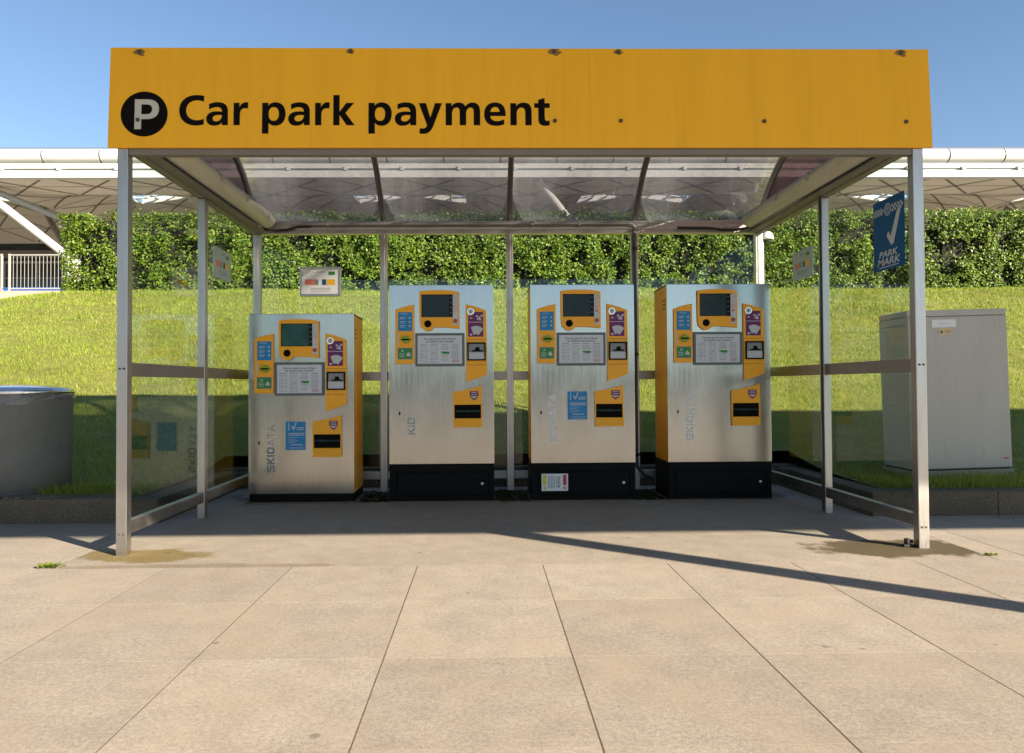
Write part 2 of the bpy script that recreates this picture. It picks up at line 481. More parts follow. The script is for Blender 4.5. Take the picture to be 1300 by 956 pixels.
# embankment sheet (with the recess of the shelter left out)
gx = np.concatenate([np.arange(-60, -14, 2.0), np.arange(-14, -2.56, .25), [-2.56], np.arange(-2.4, 2.5, .25), [2.56], np.arange(2.75, 14, .25), np.arange(14, 62, 2.0)])
gy = np.concatenate([[1.16], np.arange(1.4, 2.7, .22), [2.79], np.arange(3.0, 16, .25), np.arange(16, 24, 1.0)])
GX, GY = np.meshgrid(gx, gy)
GZ = ground_h(GX, GY)
V = np.stack([GX.ravel(), GY.ravel(), GZ.ravel()], 1)
F = []
nx = len(gx)
for j in range(len(gy)-1):
    for i in range(nx-1):
        cx_, cy_ = (gx[i]+gx[i+1])/2, (gy[j]+gy[j+1])/2
        if abs(cx_) < 2.56 and cy_ < 2.79: continue
        F.append((j*nx+i, j*nx+i+1, (j+1)*nx+i+1, (j+1)*nx+i))
tag(np_mesh('embankment', V, np.array(F), 4, m_soil, smooth=True), kind='structure')
tag(MB().poly([(-300,18.6,3.38),(300,18.6,3.38),(300,320,3.38),(-300,320,3.38)]).build('forecourt', m_terrace), kind='structure')

def blades(n, x0, x1, y0, y1, wd, ln, keep=None):
    x = rng.uniform(x0, x1, n); y = rng.uniform(y0, y1, n)
    ok = ~((np.abs(x) < 2.60) & (y < 2.83))
    cl = fbm(x*3.1, y*3.1)
    ok &= rng.random(n) < np.clip(.35+1.3*(cl-.25), 0, 1)
    # bare footprints of the bin and the cabinet
    ok &= ~((x > 3.03) & (x < 3.93) & (y > 1.62) & (y < 2.2)) & ~((x+3.6)**2+(y-1.45)**2 < .15)
    x, y, cl = x[ok], y[ok], cl[ok]; n = len(x)
    z = ground_h(x, y)-.004
    a = rng.uniform(0, 2*math.pi, n); L = ln*rng.uniform(.45, 1.25, n)*(.6+.9*cl); W = wd*rng.uniform(.6, 1.2, n)
    la = rng.uniform(0, 2*math.pi, n); lm = L*rng.uniform(.15, .8, n)
    ca, sa = np.cos(a)*W/2, np.sin(a)*W/2
    p0 = np.stack([x-ca, y-sa, z], 1); p1 = np.stack([x+ca, y+sa, z], 1)
    p2 = np.stack([x+np.cos(la)*lm, y+np.sin(la)*lm, z+L], 1)
    return np.stack([p0, p1, p2], 1).reshape(-1, 3)
B = np.concatenate([
    blades(170000, -6.0, 6.4, 1.20, 4.6, .0050, .042),
    blades(190000, -9.5, 9.8, 4.6, 9.0, .009, .045),
    blades(150000, -13.5, 14.5, 9.0, 14.6, .016, .052),
    blades(12000, -17, -9.5, 13.0, 19.5, .03, .10),
    blades(6000, 2.57, 4.8, 1.17, 1.7, .006, .075),
    blades(6000, -4.2, -2.57, 1.19, 1.5, .006, .06)])
tag(np_mesh('grass', B, np.arange(len(B)).reshape(-1, 3), 3, m_blade), kind='stuff')

# ------------------------------------------------------------------ the shelter
SX = 2.165; PH = .03; YR = 2.43
sh = thing('payment_shelter', 'aluminium and glass car park payment shelter with yellow sign across its front', 'shelter')
def post(x, y, z1, z0=-.003, bolts=True, wx=.058, wy=.056):
    m = MB(); m.box(x-wx/2, x+wx/2, y-wy/2, y+wy/2, z0, z1)
    o = m.build('post', m_alu, sh, bevel=.004)
    if bolts:
        for zz in (1.0, .115):
            for dx in (-.011, .011):
                MB().disc(x+dx, zz, .0062, y-wy/2-.003, y-wy/2-.0005, 12).build('rivet', m_bolt, o)
    return o
for s in (-1, 1):
    post(s*SX, .028, 2.19)
    post(s*SX, 1.165, 2.198, bolts=False, wx=.05, wy=.06)
for k in (-2, -1, 0, 1, 2):
    x = k*1.0825
    m = MB(); m.box(x-.03, x+.03, YR-.03, YR+.03, -.003, 2.205)
    m.box(x-.012, x+.012, YR-.034, YR-.0295, .1, 2.2)
    m.build('post', m_alu, sh, bevel=.003)
# beams
MB().box(-2.135, 2.135, .003, .058, 2.155, 2.26).build('front_beam', m_beamgrey, sh, bevel=.004)
m = MB(); m.box(-2.2, 2.2, YR-.035, YR+.035, 2.206, 2.315); m.box(-2.2, 2.2, YR-.05, YR-.0352, 2.245, 2.262)
m.box(-2.2, 2.2, YR-.045, YR-.0352, 2.296, 2.312); m.build('rear_beam', m_alu, sh, bevel=.003)
for s in (-1, 1):
    m = MB(); m.box(s*SX-.03, s*SX+.03, .062, YR-.037, 2.20, 2.30)
    m.box(min(s*(SX-.028), s*(SX-.10)), max(s*(SX-.028), s*(SX-.10)), .062, YR-.037, 2.205, 2.218)
    m.build('side_beam', m_beamgrey, sh, bevel=.003)
# rails and panes of the sides
def pane(x0, x1, y0, y1, z0, z1): return MB().box(x0, x1, y0, y1, z0, z1).build('glass_pane', m_glass, sh)
for s in (-1, 1):
    for (y0, y1) in ((.058, 1.133), (1.197, YR-.033)):
        for (z0, z1) in ((.96, 1.035), (.11, .178)):
            MB().box(s*SX-.022, s*SX+.022, y0, y1, z0, z1).build('rail', m_rail, sh, bevel=.003)
        pane(s*SX-.003, s*SX+.003, y0+.002, y1-.002, 1.037, 2.197)
        pane(s*SX-.003, s*SX+.003, y0+.002, y1-.002, .180, .958)
for k in range(4):
    x0 = -2.165+1.0825*k+.032; x1 = x0+1.0825-.064
    for (z0, z1) in ((.945, 1.02), (.10, .165)):
        MB().box(x0, x1, YR-.022, YR+.022, z0, z1).build('rail', m_rail, sh, bevel=.003)
    pane(x0+.002, x1-.002, YR-.003, YR+.003, 1.022, 2.204)
    pane(x0+.002, x1-.002, YR-.003, YR+.003, .167, .943)
# barrel roof
ACY, ACZ, AR = 1.215, 1.232, 1.617
A0 = math.atan2(2.31-ACZ, 2.43-ACY); A1 = math.atan2(2.27-ACZ, .02-ACY)
def arc(r, n=28): return [(ACY+r*math.cos(A0+(A1-A0)*i/n), ACZ+r*math.sin(A0+(A1-A0)*i/n)) for i in range(n+1)]
def arch_strip(m, x0, x1, r0, r1, n=28):
    a, b = arc(r0, n), arc(r1, n)
    V4 = [[m.bm.verts.new((x, y, z)) for (x, (y, z)) in ((x0, a[i]), (x1, a[i]), (x1, b[i]), (x0, b[i]))] for i in range(n+1)]
    for p, q in zip(V4, V4[1:]):
        for k in range(4):
            f = m.bm.faces.new([p[k], p[(k+1) % 4], q[(k+1) % 4], q[k]]); f.smooth = k in (0, 2)
    m.bm.faces.new(V4[0]); m.bm.faces.new(list(reversed(V4[-1])))
    bmesh.ops.recalc_face_normals(m.bm, faces=m.bm.faces[:])
for k in range(4):
    m = MB(); x0 = -2.165+1.0825*k+.006
    arch_strip(m, x0, x0+1.0825-.012, AR+.006, AR+.010); m.build('roof_panel', m_roof, sh)
for k in range(5):
    x = -2.165+1.0825*k
    m = MB(); arch_strip(m, x-.022, x+.022, AR-.022, AR+.004); m.build('roof_rib', m_alu, sh)
for s in (-1, 1):
    m = MB(); pts = [(y, z) for (y, z) in arc(AR-.032) if z > 2.302]
    x = s*(SX+.004)
    a = [m.bm.verts.new((x-.003, y, z)) for y, z in pts]; b = [m.bm.verts.new((x+.003, y, z)) for y, z in pts]
    m.bm.faces.new(a); m.bm.faces.new(list(reversed(b)))
    n = len(pts)
    for i in range(n): m.bm.faces.new([a[(i+1) % n], a[i], b[i], b[(i+1) % n]])
    bmesh.ops.recalc_face_normals(m.bm, faces=m.bm.faces[:])
    m.build('gable_panel', m_gable, sh)

# ---- the yellow sign board: outline slightly wider at the foot, leaning back at the top
Z0, Z1, HW0, HW1 = 2.187, 2.738, 2.236, 2.233
LEAN = .0235
def sy(z): return -.022+LEAN*(z-Z0)/(Z1-Z0)
m = MB()
f4 = [(-HW0, Z0), (HW0, Z0), (HW1, Z1), (-HW1, Z1)]
a = [m.bm.verts.new((x, sy(z), z)) for x, z in f4]; b = [m.bm.verts.new((x, sy(z)+.018, z)) for x, z in f4]
m.bm.faces.new(a); m.bm.faces.new(list(reversed(b)))
for i in range(4): m.bm.faces.new([a[(i+1) % 4], a[i], b[i], b[(i+1) % 4]])
bmesh.ops.recalc_face_normals(m.bm, faces=m.bm.faces[:])
sign = m.build('sign_board', m_sign, sh, bevel=.002)
tilt = math.atan2(LEAN, Z1-Z0)
SIGNM = T(0, sy(Z0), Z0) @ Matrix.Rotation(-tilt, 4, 'X')      # (x, 0, height above sign foot)

# lettering: outlines drawn as cubic paths on a grid (x to the right, y down, baseline 255)
def path(start, *segs, n=9):
    pts = [start]; p = start
    for s in segs:
        if len(s) == 2: pts.append(s); p = s
        else:
            c1, c2, e = (s[0], s[1]), (s[2], s[3]), (s[4], s[5])
            for i in range(1, n+1):
                t = i/n; u = 1-t
                pts.append((u**3*p[0]+3*u*u*t*c1[0]+3*u*t*t*c2[0]+t**3*e[0], u**3*p[1]+3*u*u*t*c1[1]+3*u*t*t*c2[1]+t**3*e[1]))
            p = e
    if abs(pts[0][0]-pts[-1][0])+abs(pts[0][1]-pts[-1][1]) < 1e-6: pts.pop()
    return pts
G = {}
G['C'] = [path((134,92),(122,89,108,87,94,87),(38,87,0,120,0,172),(0,224,36,257,92,257),(108,257,122,255,134,250),(134,219),(124,225,110,228,97,228),(62,228,37,206,37,172),(37,138,62,116,97,116),(110,116,122,119,133,125))]
G['a'] = [path((14,138),(28,131,44,127,62,127),(100,127,117,144,117,180),(117,255),(85,255),(85,239),(77,251,61,258,42,258),(17,258,0,242,0,219),(0,192,22,178,58,178),(67,178,76,178.5,85,180),(85,164,76,154,57,154),(43,154,29,158,15,167)),
          path((85,199),(79,198,72,198,65,198),(45,198,34,205,34,218),(34,228,42,234,53,234),(72,234,85,220,85,202))]
G['r'] = [path((0,130),(31,130),(31,158),(36,138,50,127,68,127),(72,127,76,127.5,79,128.5),(77,162),(72,160,67,160,61,160),(43,160,34,173,34,197),(34,255),(0,255))]
G['p'] = [path((0,130),(33,130),(33,147),(42,134,55,127,72,127),(106,127,127,152,127,192),(127,232,105,258,71,258),(56,258,43,252,35,241),(35,302),(0,302)),
          path((35,192),(35,217,45,231,63,231),(81,231,91,217,91,192),(91,167,81,154,63,154),(45,154,35,168,35,192))]
G['k'] = [path((0,86),(34,86),(34,180),(71,130),(113,130),(66,186),(117,255),(73,255),(34,197),(34,255),(0,255))]
G['y'] = [path((0,131),(39,131),(63,213),(89,131),(127,131),(82,252),(69,287,53,303,24,303),(16,303,9,302,3,300),(6,271),(11,273,16,273.5,21,273.5),(35,273.5,42,267,45,254))]
G['m'] = [path((0,131),(32,131),(32,148),(41,135,54,127.5,70,127.5),(89,127.5,102,135,108,150),(117,136,131,127.5,148,127.5),(175,127.5,189,146,189,178),(189,255),(154,255),(154,184),(154,165,149,155.5,137,155.5),(121,155.5,112,169,112,192),(112,255),(77,255),(77,184),(77,165,72,155.5,60,155.5),(44,155.5,35,169,35,192),(35,255),(0,255))]
G['e'] = [path((118,203),(34,203),(35,222,48,232,70,232),(84,232,98,228,110,221),(110,249),(98,255,82,258,64,258),(23,258,0,234,0,193),(0,152,23,127,61,127),(98,127,118,151,118,193)),
          path((34,180),(85,180),(84,162,76,152,61,152),(46,152,36,162,34,180))]
G['n'] = [path((0,131),(32,131),(32,148),(42,134,56,127.5,74,127.5),(104,127.5,117,146,117,178),(117,255),(82,255),(82,188),(82,166,76,155.5,61,155.5),(44,155.5,35,169,35,192),(35,255),(0,255))]
G['t'] = [path((22,131),(22,112),(57,101),(57,131),(85,131),(85,157),(57,157),(57,212),(57,225,61,230.5,70,230.5),(75,230.5,80,229.5,84,227.5),(84,254),(77,256.5,68,258,59,258),(34,258,22,245,22,219),(22,157),(0,157),(0,131))]
G['P'] = [path((128,112),(195,112),(236,112,259,130,259,166),(259,203,234,222,192,222),(164,222),(164,278),(128,278)),
          path((164,140),(190,140),(212,140,222,149,222,167),(222,185,212,195,190,195),(164,195))]
U = .2308*4.4255/1034.0        # one grid unit in metres (sign letters)
SXO = -2.221                    # x of grid origin (left end of the text grid)
def gl(letter, gx0, base=255.0):
    return [[(SXO+(gx0+x)*U, (Z0-.0)+.1215-(y-base)*U) for x, y in c] for c in G[letter]]
words_ = [('C',368),('a',515),('r',663),('p',818),('a',960),('r',1106),('k',1205),('p',1397),('a',1541),('y',1672),('m',1819),('e',2030),('n',2174),('t',2306)]
m = MB()
for ch, x0 in words_:
    cs = [[(x, z-Z0) for x, z in c] for c in gl(ch, x0)]
    m.mesh(shape_mesh(cs, .0012), SIGNM @ T(0, -.0008, 0))
m.build('lettering', m_black, sign)
cxs, czs = SXO+179*U, .1215-(193-255)*U
m = MB(); m.mesh(shape_mesh([[(cxs+127*U*math.cos(2*math.pi*k/72), czs+125*U*math.sin(2*math.pi*k/72)) for k in range(72)]], .0012), SIGNM @ T(0, -.0008, 0))
sym = m.build('parking_symbol', m_black, sign)
m = MB(); m.mesh(shape_mesh([[(x, z-Z0) for x, z in c] for c in gl('P', 0)], .0012), SIGNM @ T(0, -.0022, 0))
m.build('letter', m_letterwhite, sign)
def signx(px, dn=0): return -2.222+(px-139.0)/1041.5*4.445
for px, hz in ((173,.525),(439,.532),(699,.532),(781,.531),(1147,.530),(173,.150),(699,.146),(783,.146),(967,.144),(1150,.142)):
    m = MB(); m.mesh(shape_mesh([[(.011*math.cos(2*math.pi*k/14), .011*math.sin(2*math.pi*k/14)) for k in range(14)]], .007), SIGNM @ T(signx(px), -.003, hz))
    m.build('bolt', m_bolt, sign)
    if hz > .5:
        r0 = .016+random.random()*.014
        pts = [((r0*(1+.35*math.sin(3*k+px))*1.2)*math.cos(2*math.pi*k/16), .75*r0*(1+.3*math.sin(5*k))*math.sin(2*math.pi*k/16)) for k in range(16)]
        pts = [(x, min(z, .017)) for x, z in pts]
        m = MB(); m.mesh(shape_mesh([pts], .0006), SIGNM @ T(signx(px), -.0005, hz))
        m.build('rust_mark', m_stain, sign)
m = MB(); m.mesh(shape_mesh([[(-.0005, .01), (.0005, .01), (.0005, .55), (-.0005, .55)]], .0006), SIGNM @ T(signx(744), -.0005, 0))
m.build('panel_joint', m_signdk, sign)

# ------------------------------------------------------------------ payment machines
SK = {  # squared capitals on a 6 x 7 grid, as strokes (x0,y0,x1,y1)
 'S': [(0,6.2,5,6.2),(.55,6.5,.55,3.5),(0,3.5,5,3.5),(4.45,3.5,4.45,.5),(0,.8,5,.8)],
 'K': [(.6,0,.6,7),(.8,3.2,4.6,6.9),(1.7,3.9,4.8,.1)],
 'I': [(.6,0,.6,7)],
 'D': [(.6,0,.6,7),(0,6.3,3.8,6.3),(0,.7,3.8,.7),(4.4,1.2,4.4,5.8),(3.6,6.3,4.4,5.7),(3.6,.7,4.4,1.3)],
 'A': [(.3,0,2.4,6.8),(4.7,0,2.6,6.8),(1.2,2.0,3.8,2.0)],
 'T': [(0,6.3,5,6.3),(2.5,0,2.5,6.8)]}
SKW = {'S':6.2,'K':6.0,'I':2.4,'D':6.2,'A':6.0,'T':5.8}
def stroke_plate(m, x0, z0, x1, z1, wd, y0, y1):
    d = Vector((x1-x0, z1-z0)); n = Vector((-d.y, d.x)).normalized()*wd/2
    m.plate([(x0+n.x, z0+n.y), (x1+n.x, z1+n.y), (x1-n.x, z1-n.y), (x0-n.x, z0-n.y)], y0, y1)

def machine(loc, plinth, label, letters, lmat, sticker=False, notice=False, mark=None, glare=False, side_vents=True):
    t = thing('payment_machine', label, 'payment machine', loc, 0, 'car park payment machines in the shelter')
    zb = .295 if plinth else .075
    H = 1.385; top = zb+H; hw = .404
    k = .00611
    def X(px): return -hw+(px-494)*k
    def Z(py): return top-(py-362)*k
    a = lambda u, v: (X(480+u/7.353), Z(350+v/7.353))
    b = lambda u, v: (X(480+u/5.465), Z(470+v/5.465))
    def R4(f, u0, u1, v0, v1):
        x0, z1 = f(u0, v0); x1, z0 = f(u1, v1); return x0, x1, z0, z1
    # body
    m = MB(); m.box(-hw+.006, hw-.006, .014, .455, zb, top-.008); case = m.build('case', m_orange, t, bevel=.006)
    for s in (-1, 1):
        for i in range(3):
            for j in range(2):
                MB().box(s*(hw-.006)-.001, s*(hw-.006)+.001, .075+j*.04, .098+j*.04, top-.125-i*.032, top-.113-i*.032).build('vent_slot', m_dark, case)
    MB().box(-hw+.001, hw-.001, .012, .458, top-.009, top).build('lid', m_lid, t, bevel=.003)
    front = MB().box(-hw, hw, 0, .0135, zb, top-.001).build('steel_front', m_steel, t, bevel=.003)
    # screen bezel: arched top, drooping foot with the round speaker lobe
    ol = [(395,480),(388,420),(386,300),(388,152),(440,145),(505,141),(570,140),(635,142),(700,148),(757,160),(758,330),(757,500),(700,494),(640,489),(580,487),(530,488)]
    ol += [(465+66*math.cos(q), 455+67*math.sin(q)) for q in [R(d) for d in (25,45,65,90,110,130,150)]]
    me = shape_mesh([[a(*p) for p in ol], [a(*p) for p in ((406,181),(406,393),(742,393),(742,181))]], .022)
    m = MB(); m.mesh(me, T(0, -.011, 0)); bez = m.build('screen_surround', m_orange, t)
    x0, x1, z0, z1 = R4(a, 403, 698, 178, 396)
    MB().rect(x0, x1, z0, z1, -.010, -.002).build('screen', m_screen, bez)
    x0, x1, z0, z1 = R4(a, 414, 662, 188, 386)
    MB().rect(x0, x1, z0, z1, -.0108, -.0102).build('display', m_screen_glare if glare else m_screen_in, bez)
    for i in range(4):
        x0, x1, z0, z1 = R4(a, 673, 691, 205+i*46, 218+i*46)
        MB().plate([(x0, z0), (x1, (z0+z1)/2), (x0, z1)], -.0112, -.0102).build('key_arrow', m_textlt, bez)
    x0, x1, z0, z1 = R4(a, 697, 743, 182, 466)
    st = MB().rect(x0, x1, z0, z1, -.0235, -.004).build('button_strip', m_grey_strip, bez, bevel=.002)
    x, z = a(720, 302); m = MB(); m.mesh(shape_mesh([[(x+.015*math.cos(q), z+.015*math.sin(q)) for q in np.linspace(0, 6.283, 25)[:-1]], [(x+.010*math.cos(q), z+.010*math.sin(q)) for q in np.linspace(0, 6.283, 25)[:-1]]], .002), T(0, -.0245, 0))
    m.build('ring_mark', m_redprint, bez)
    x, z = a(720, 340)
    if mark == 'red': MB().disc(x, z, .0085, -.0252, -.0236, 16).build('arrow_mark', m_redpanel, bez)
    else: MB().plate([(x-.009, z+.006), (x+.009, z+.006), (x, z-.009)], -.0252, -.0236).build('arrow_mark', m_ora_mark, bez)
    x, z = a(720, 428); m = MB(); m.disc(x, z, .0165, -.0265, -.0236, 24); m.build('button_ring', m_frame_grey, bez)
    MB().disc(x, z, .011, -.029, -.0266, 20).build('cancel_button', m_red, bez)
    m = MB()
    for i in range(5):
        x0, x1, z0, z1 = R4(a, 706, 734, 196+i*17, 199+i*17); m.rect(x0, x1, z0, z1, -.0242, -.0236)
    m.build('small_print', m_textlt, bez)
    x, z = a(465, 455); MB().disc(x, z, .0275, -.0245, -.0222, 28).build('speaker', m_black, bez)
    # left ticket panel
    m = MB(); m.plate([a(*p) for p in ((163,322),(220,300),(280,285),(338,275),(338,825),(163,825))], -.018, -.0002)
    lp = m.build('ticket_panel', m_orange, t, bevel=.003)
    x0, x1, z0, z1 = R4(a, 190, 320, 345, 520); MB().rect(x0, x1, z0, z1, -.0195, -.0182).build('blue_label', m_blue, lp)
    m = MB()
    x, z = a(205, 366); m.mesh(text_mesh('PARKING', .013, .0005, .01), T(x+.006, -.020, z))
    for i, (u0, u1) in enumerate(((200,262),(200,262),(200,262))):
        for j in range(2):
            p0 = R4(a, u0+8, u1-j*14, 392+i*38+j*13, 397+i*38+j*13); m.rect(*p0, -.0202, -.0196)
        x, z = a(297, 398+i*38); m.disc(x, z, .0075, -.0202, -.0196, 14)
    m.build('label_print', m_offwhite, lp)
    x0, x1, z0, z1 = R4(a, 183, 195, 545, 655); MB().rect(x0, x1, z0, z1, -.0195, -.0182).build('white_strip', m_offwhite, lp)
    x, z = a(263, 600)
    m = MB(); m.disc(x, z, .030, -.034, -.0182, 28); m.plate([(x-.049, z), (x-.025, z+.013), (x+.025, z+.013), (x+.049, z), (x+.025, z-.013), (x-.025, z-.013)], -.030, -.0182)
    sl = m.build('ticket_slot', m_lime, lp, bevel=.002)
    MB().rect(x-.030, x+.026, z-.006, z+.006, -.0355, -.0342).build('slot_mouth', m_black, lp)
    x0, x1, z0, z1 = R4(a, 186, 322, 675, 783); MB().rect(x0, x1, z0, z1, -.0195, -.0182).build('label_border', m_midgrey, lp)
    x0, x1, z0, z1 = R4(a, 192, 316, 681, 777); MB().rect(x0, x1, z0, z1, -.0203, -.0197).build('green_label', m_green, lp)
    m = MB(); x, z = a(230, 702); m.plate([(x-.011, z-.007), (x+.011, z-.007), (x, z+.010)], -.0209, -.0204)
    for i in range(3): m.rect(*R4(a, 202, 250, 726+i*15, 731+i*15), -.0209, -.0204)
    m.plate([a(262,745), a(285,712), a(306,735), a(303,757), a(275,752)], -.0209, -.0204)
    m.build('green_label_print', m_offwhite, lp)
    # car-park notice
    x0, x1, z0, z1 = R4(a, 347, 804, 540, 848)
    nf = MB().rect(x0, x1, z0, z1, -.014, -.0002).build('notice_frame', m_frame_grey, t, bevel=.003)
    x0, x1, z0, z1 = R4(a, 370, 781, 563, 825)
    MB().rect(x0, x1, z0, z1, -.0148, -.0142).build('notice_sheet', flat_sheet, nf)
    m = MB(); xm = (x0+x1)/2
    m.mesh(text_mesh('You can pay for any of these', .0215, .0004, .014, 'CENTER'), T(xm, -.0152, a(0, 602)[1]))
    m.mesh(text_mesh('car parks at this machine', .0215, .0004, .014, 'CENTER'), T(xm, -.0152, a(0, 626)[1]))
    m.build('heading', m_text, nf)
    m = MB()
    r2 = random.Random(3)
    for c in range(4):
        u0 = 388+c*97
        m.rect(*R4(a, u0+6, u0+70, 641, 646), -.0154, -.0149)
        v = 658
        while v < 812:
            if not (c == 2 and 705 < v < 735):
                wln = r2.choice((76, 70, 58, 74))
                if c in (0, 1) and r2.random() < .8:
                    m.rect(*R4(a, u0, u0+wln*.62, v, v+2.6), -.0154, -.0149); m.rect(*R4(a, u0+wln*.74, u0+76, v, v+2.6), -.0154, -.0149)
                else: m.rect(*R4(a, u0+(76-wln)/2, u0+(76+wln)/2, v, v+2.6), -.0154, -.0149)
            v += r2.choice((9, 9, 9, 16))
    m.build('notice_print', m_textlt, nf)
    MB().plate([a(*p) for p in ((586,712),(664,712),(664,733),(612,733),(600,726),(588,724))], -.0156, -.0149).build('green_patch', m_green, nf)
    m = MB()
    for i in range(3): m.rect(*R4(a, 692, 762, 782+i*11, 786+i*11), -.0156, -.0149)
    m.build('red_print', m_redprint, nf)
    # right cash panel
    m = MB(); m.plate([a(*p) for p in ((815,273),(880,287),(945,307),(1005,332),(1012,700),(1012,927),(950,953),(880,976),(818,993))], -.018, -.0002)
    rp = m.build('cash_panel', m_orange, t, bevel=.003)
    for v in (600, 838): MB().rect(*R4(a, 822, 1004, v-2, v+2), -.0186, -.0181).build('panel_groove', m_stain, rp)
    m = MB(); pl = [a(*p) for p in ((838,385),(900,345),(978,345),(978,575),(838,575))]; m.plate(pl, -.0195, -.0182)
    m.build('purple_label', m_purple, rp)
    x, z = a(862, 342); m = MB(); m.disc(x, z, .0275, -.026, -.0182, 30); cs = m.build('coin_slot', m_chrome, rp, bevel=.002)
    MB().rect(x-.0022, x+.0022, z-.012, z+.012, -.0275, -.0262).build('coin_mouth', m_black, rp)
    m = MB(); m.disc(x, z, .020, -.0268, -.0262, 28); m.build('coin_plate', m_ltgrey, rp)
    MB().rect(*R4(a, 838, 978, 438, 443), -.0202, -.0196).build('divider', m_offwhite, rp)
    x, z = a(865, 405); MB().plate([(x-.013, z-.004), (x, z+.012), (x+.013, z-.004), (x+.006, z-.004), (x, z+.003), (x-.006, z-.004)], -.0202, -.0196).build('up_arrow', m_offwhite, rp)
    x, z = a(865, 555); MB().plate([(x-.010, z+.006), (x-.010, z-.002), (x, z-.012), (x+.010, z-.002), (x+.010, z+.006)], -.0202, -.0196).build('down_arrow', m_offwhite, rp)
    for (u, v) in ((920,385),(945,395),(965,380),(930,410),(950,415)):
        x, z = a(u, v); MB().disc(x, z, .0085, -.0202-.0002*(u % 4), -.0196, 14).build('coin_icon', m_ltgrey, rp)
    for i, q in enumerate((-22, -2, 18, 36)):
        cx_, cz_ = a(912, 562); mt = T(cx_, -.0199-.0006*i, cz_) @ Matrix.Rotation(R(q), 4, 'Y')
        MB().box(-.015, .015, -.0002, .0002, .010, .072, 0, mt).build('banknote_icon', (m_ltgrey, m_offwhite)[i % 2], rp)
    me = shape_mesh([[a(*p) for p in ((830,630),(1000,630),(1000,797),(830,797))], [a(*p) for p in ((842,642),(988,642),(988,785),(842,785))]], .016)
    m = MB(); m.mesh(me, T(0, -.026, 0)); m.build('note_reader_frame', m_plinth, rp)
    x0, x1, z0, z1 = R4(a, 842, 988, 642, 785); zm = a(0, 718)[1]
    MB().rect(x0, x1, zm, z1, -.022, -.0182).build('note_reader', m_midgrey, rp)
    MB().box(x0, x1, -.030, -.0182, z0, zm-.002).build('note_reader_lip', m_ltgrey, rp, bevel=.003)
    m = MB(); m.plate([a(*p) for p in ((868,714),(880,700),(900,700),(906,672),(940,672),(946,700),(972,700),(976,714))], -.0228, -.0221)
    m.build('note_mouth', m_black, rp)
    # dispenser
    me = shape_mesh([[b(*p) for p in ((517,152),(580,143),(650,128),(715,108),(717,395),(520,397))], [b(*p) for p in ((526,240),(709,240),(709,338),(526,338))]], .020)
    m = MB(); m.mesh(me, T(0, -.0102, 0)); dp = m.build('dispenser', m_orange, t)
    x0, x1, z0, z1 = R4(b, 524, 711, 238, 340)
    MB().rect(x0, x1, z0, z1, -.004, -.0006).build('recess', m_black, dp)
    m = MB(); zz = b(0, 285)[1]; m.tube([(x0+.006, -.012, zz), (x1-.006, -.012, zz)], .009, 10); m.build('flap', m_screen_in, dp)
    x0, x1, z0, z1 = R4(b, 526, 709, 328, 338)
    MB().box(x0, x1, -.024, -.004, z0, z0+.004).build('tray_lip', m_orange, dp)
    m = MB(); m.plate([b(*p) for p in ((632,147),(691,147),(691,182),(632,182))], -.0215, -.0204)
    m.plate([b(*p) for p in ((638,184),(662,199),(686,184),(686,192),(662,212),(638,192))], -.0215, -.0204)
    m.build('purple_badge', m_purple, dp)
    m = MB(); m.plate([b(*p) for p in ((636,183.5),(688,183.5),(662,198.5))], -.0215, -.0204)
    for v in (156, 170): m.rect(*R4(b, 642, 682, v-2, v+3), -.022, -.0216)
    m.build('badge_print', m_offwhite, dp)
    # keyhole and lettering that climbs the front
    x, z = b(148, 298); MB().rect(x-.006, x+.006, z-.012, z+.012, -.002, -.0002).build('keyhole', m_black, t, bevel=.001)
    m = MB(); u_ = .0096; cur = 0.0
    base_x = X(526.5)-.0; start_z = Z(561)
    for ch in 'SKIDATA':
        if ch in letters or letters == 'SKIDATA':
            for i_, (q0, r0, q1, r1) in enumerate(SK[ch]):
                stroke_plate(m, base_x-r0*u_*.86, start_z+(cur+q0)*u_, base_x-r1*u_*.86, start_z+(cur+q1)*u_, 1.45*u_, -.0006-.00012*i_, -.0002)
        cur += SKW[ch]
    m.build('lettering', lmat, t)
    if letters == 'SKID':
        m = MB(); cur = sum(SKW[c] for c in 'SKID')
        for ch in 'ATA':
            for i_, (q0, r0, q1, r1) in enumerate(SK[ch]):
                stroke_plate(m, base_x-r0*u_*.86, start_z+(cur+q0)*u_, base_x-r1*u_*.86, start_z+(cur+q1)*u_, 1.1*u_, -.0006-.00012*i_, -.0002)
            cur += SKW[ch]
        m.build('faded_lettering', m_etch_fade, t)
    if sticker:
        x0, x1, z0, z1 = -.404+(720-673.5)*k, -.404+(745-673.5)*k, top-(532.6-361)*k, top-(497-361)*k
        stk = MB().rect(x0, x1, z0, z1, -.0016, -.0002).build('sticker', m_blue, t)
        m = MB(); ww = x1-x0; hh = z1-z0
        m.plate([(x0+.28*ww, z1-.17*hh), (x0+.34*ww, z1-.15*hh), (x0+.41*ww, z1-.21*hh), (x0+.50*ww, z1-.03*hh), (x0+.56*ww, z1-.03*hh), (x0+.43*ww, z1-.28*hh), (x0+.38*ww, z1-.28*hh)], -.0022, -.0017)
        for i, (q0, q1, v) in enumerate(((.56,.92,.20),(.56,.92,.26),(.13,.93,.40),(.13,.93,.46),(.13,.62,.55),(.13,.48,.61),(.13,.62,.67),(.13,.48,.73),(.27,.85,.80),(.15,.93,.90),(.2,.88,.95))):
            th = .028 if v in (.2, .26, .40, .46, .80) else .012
            m.rect(x0+q0*ww, x0+q1*ww, z1-(v+th)*hh, z1-v*hh, -.0022, -.0017)
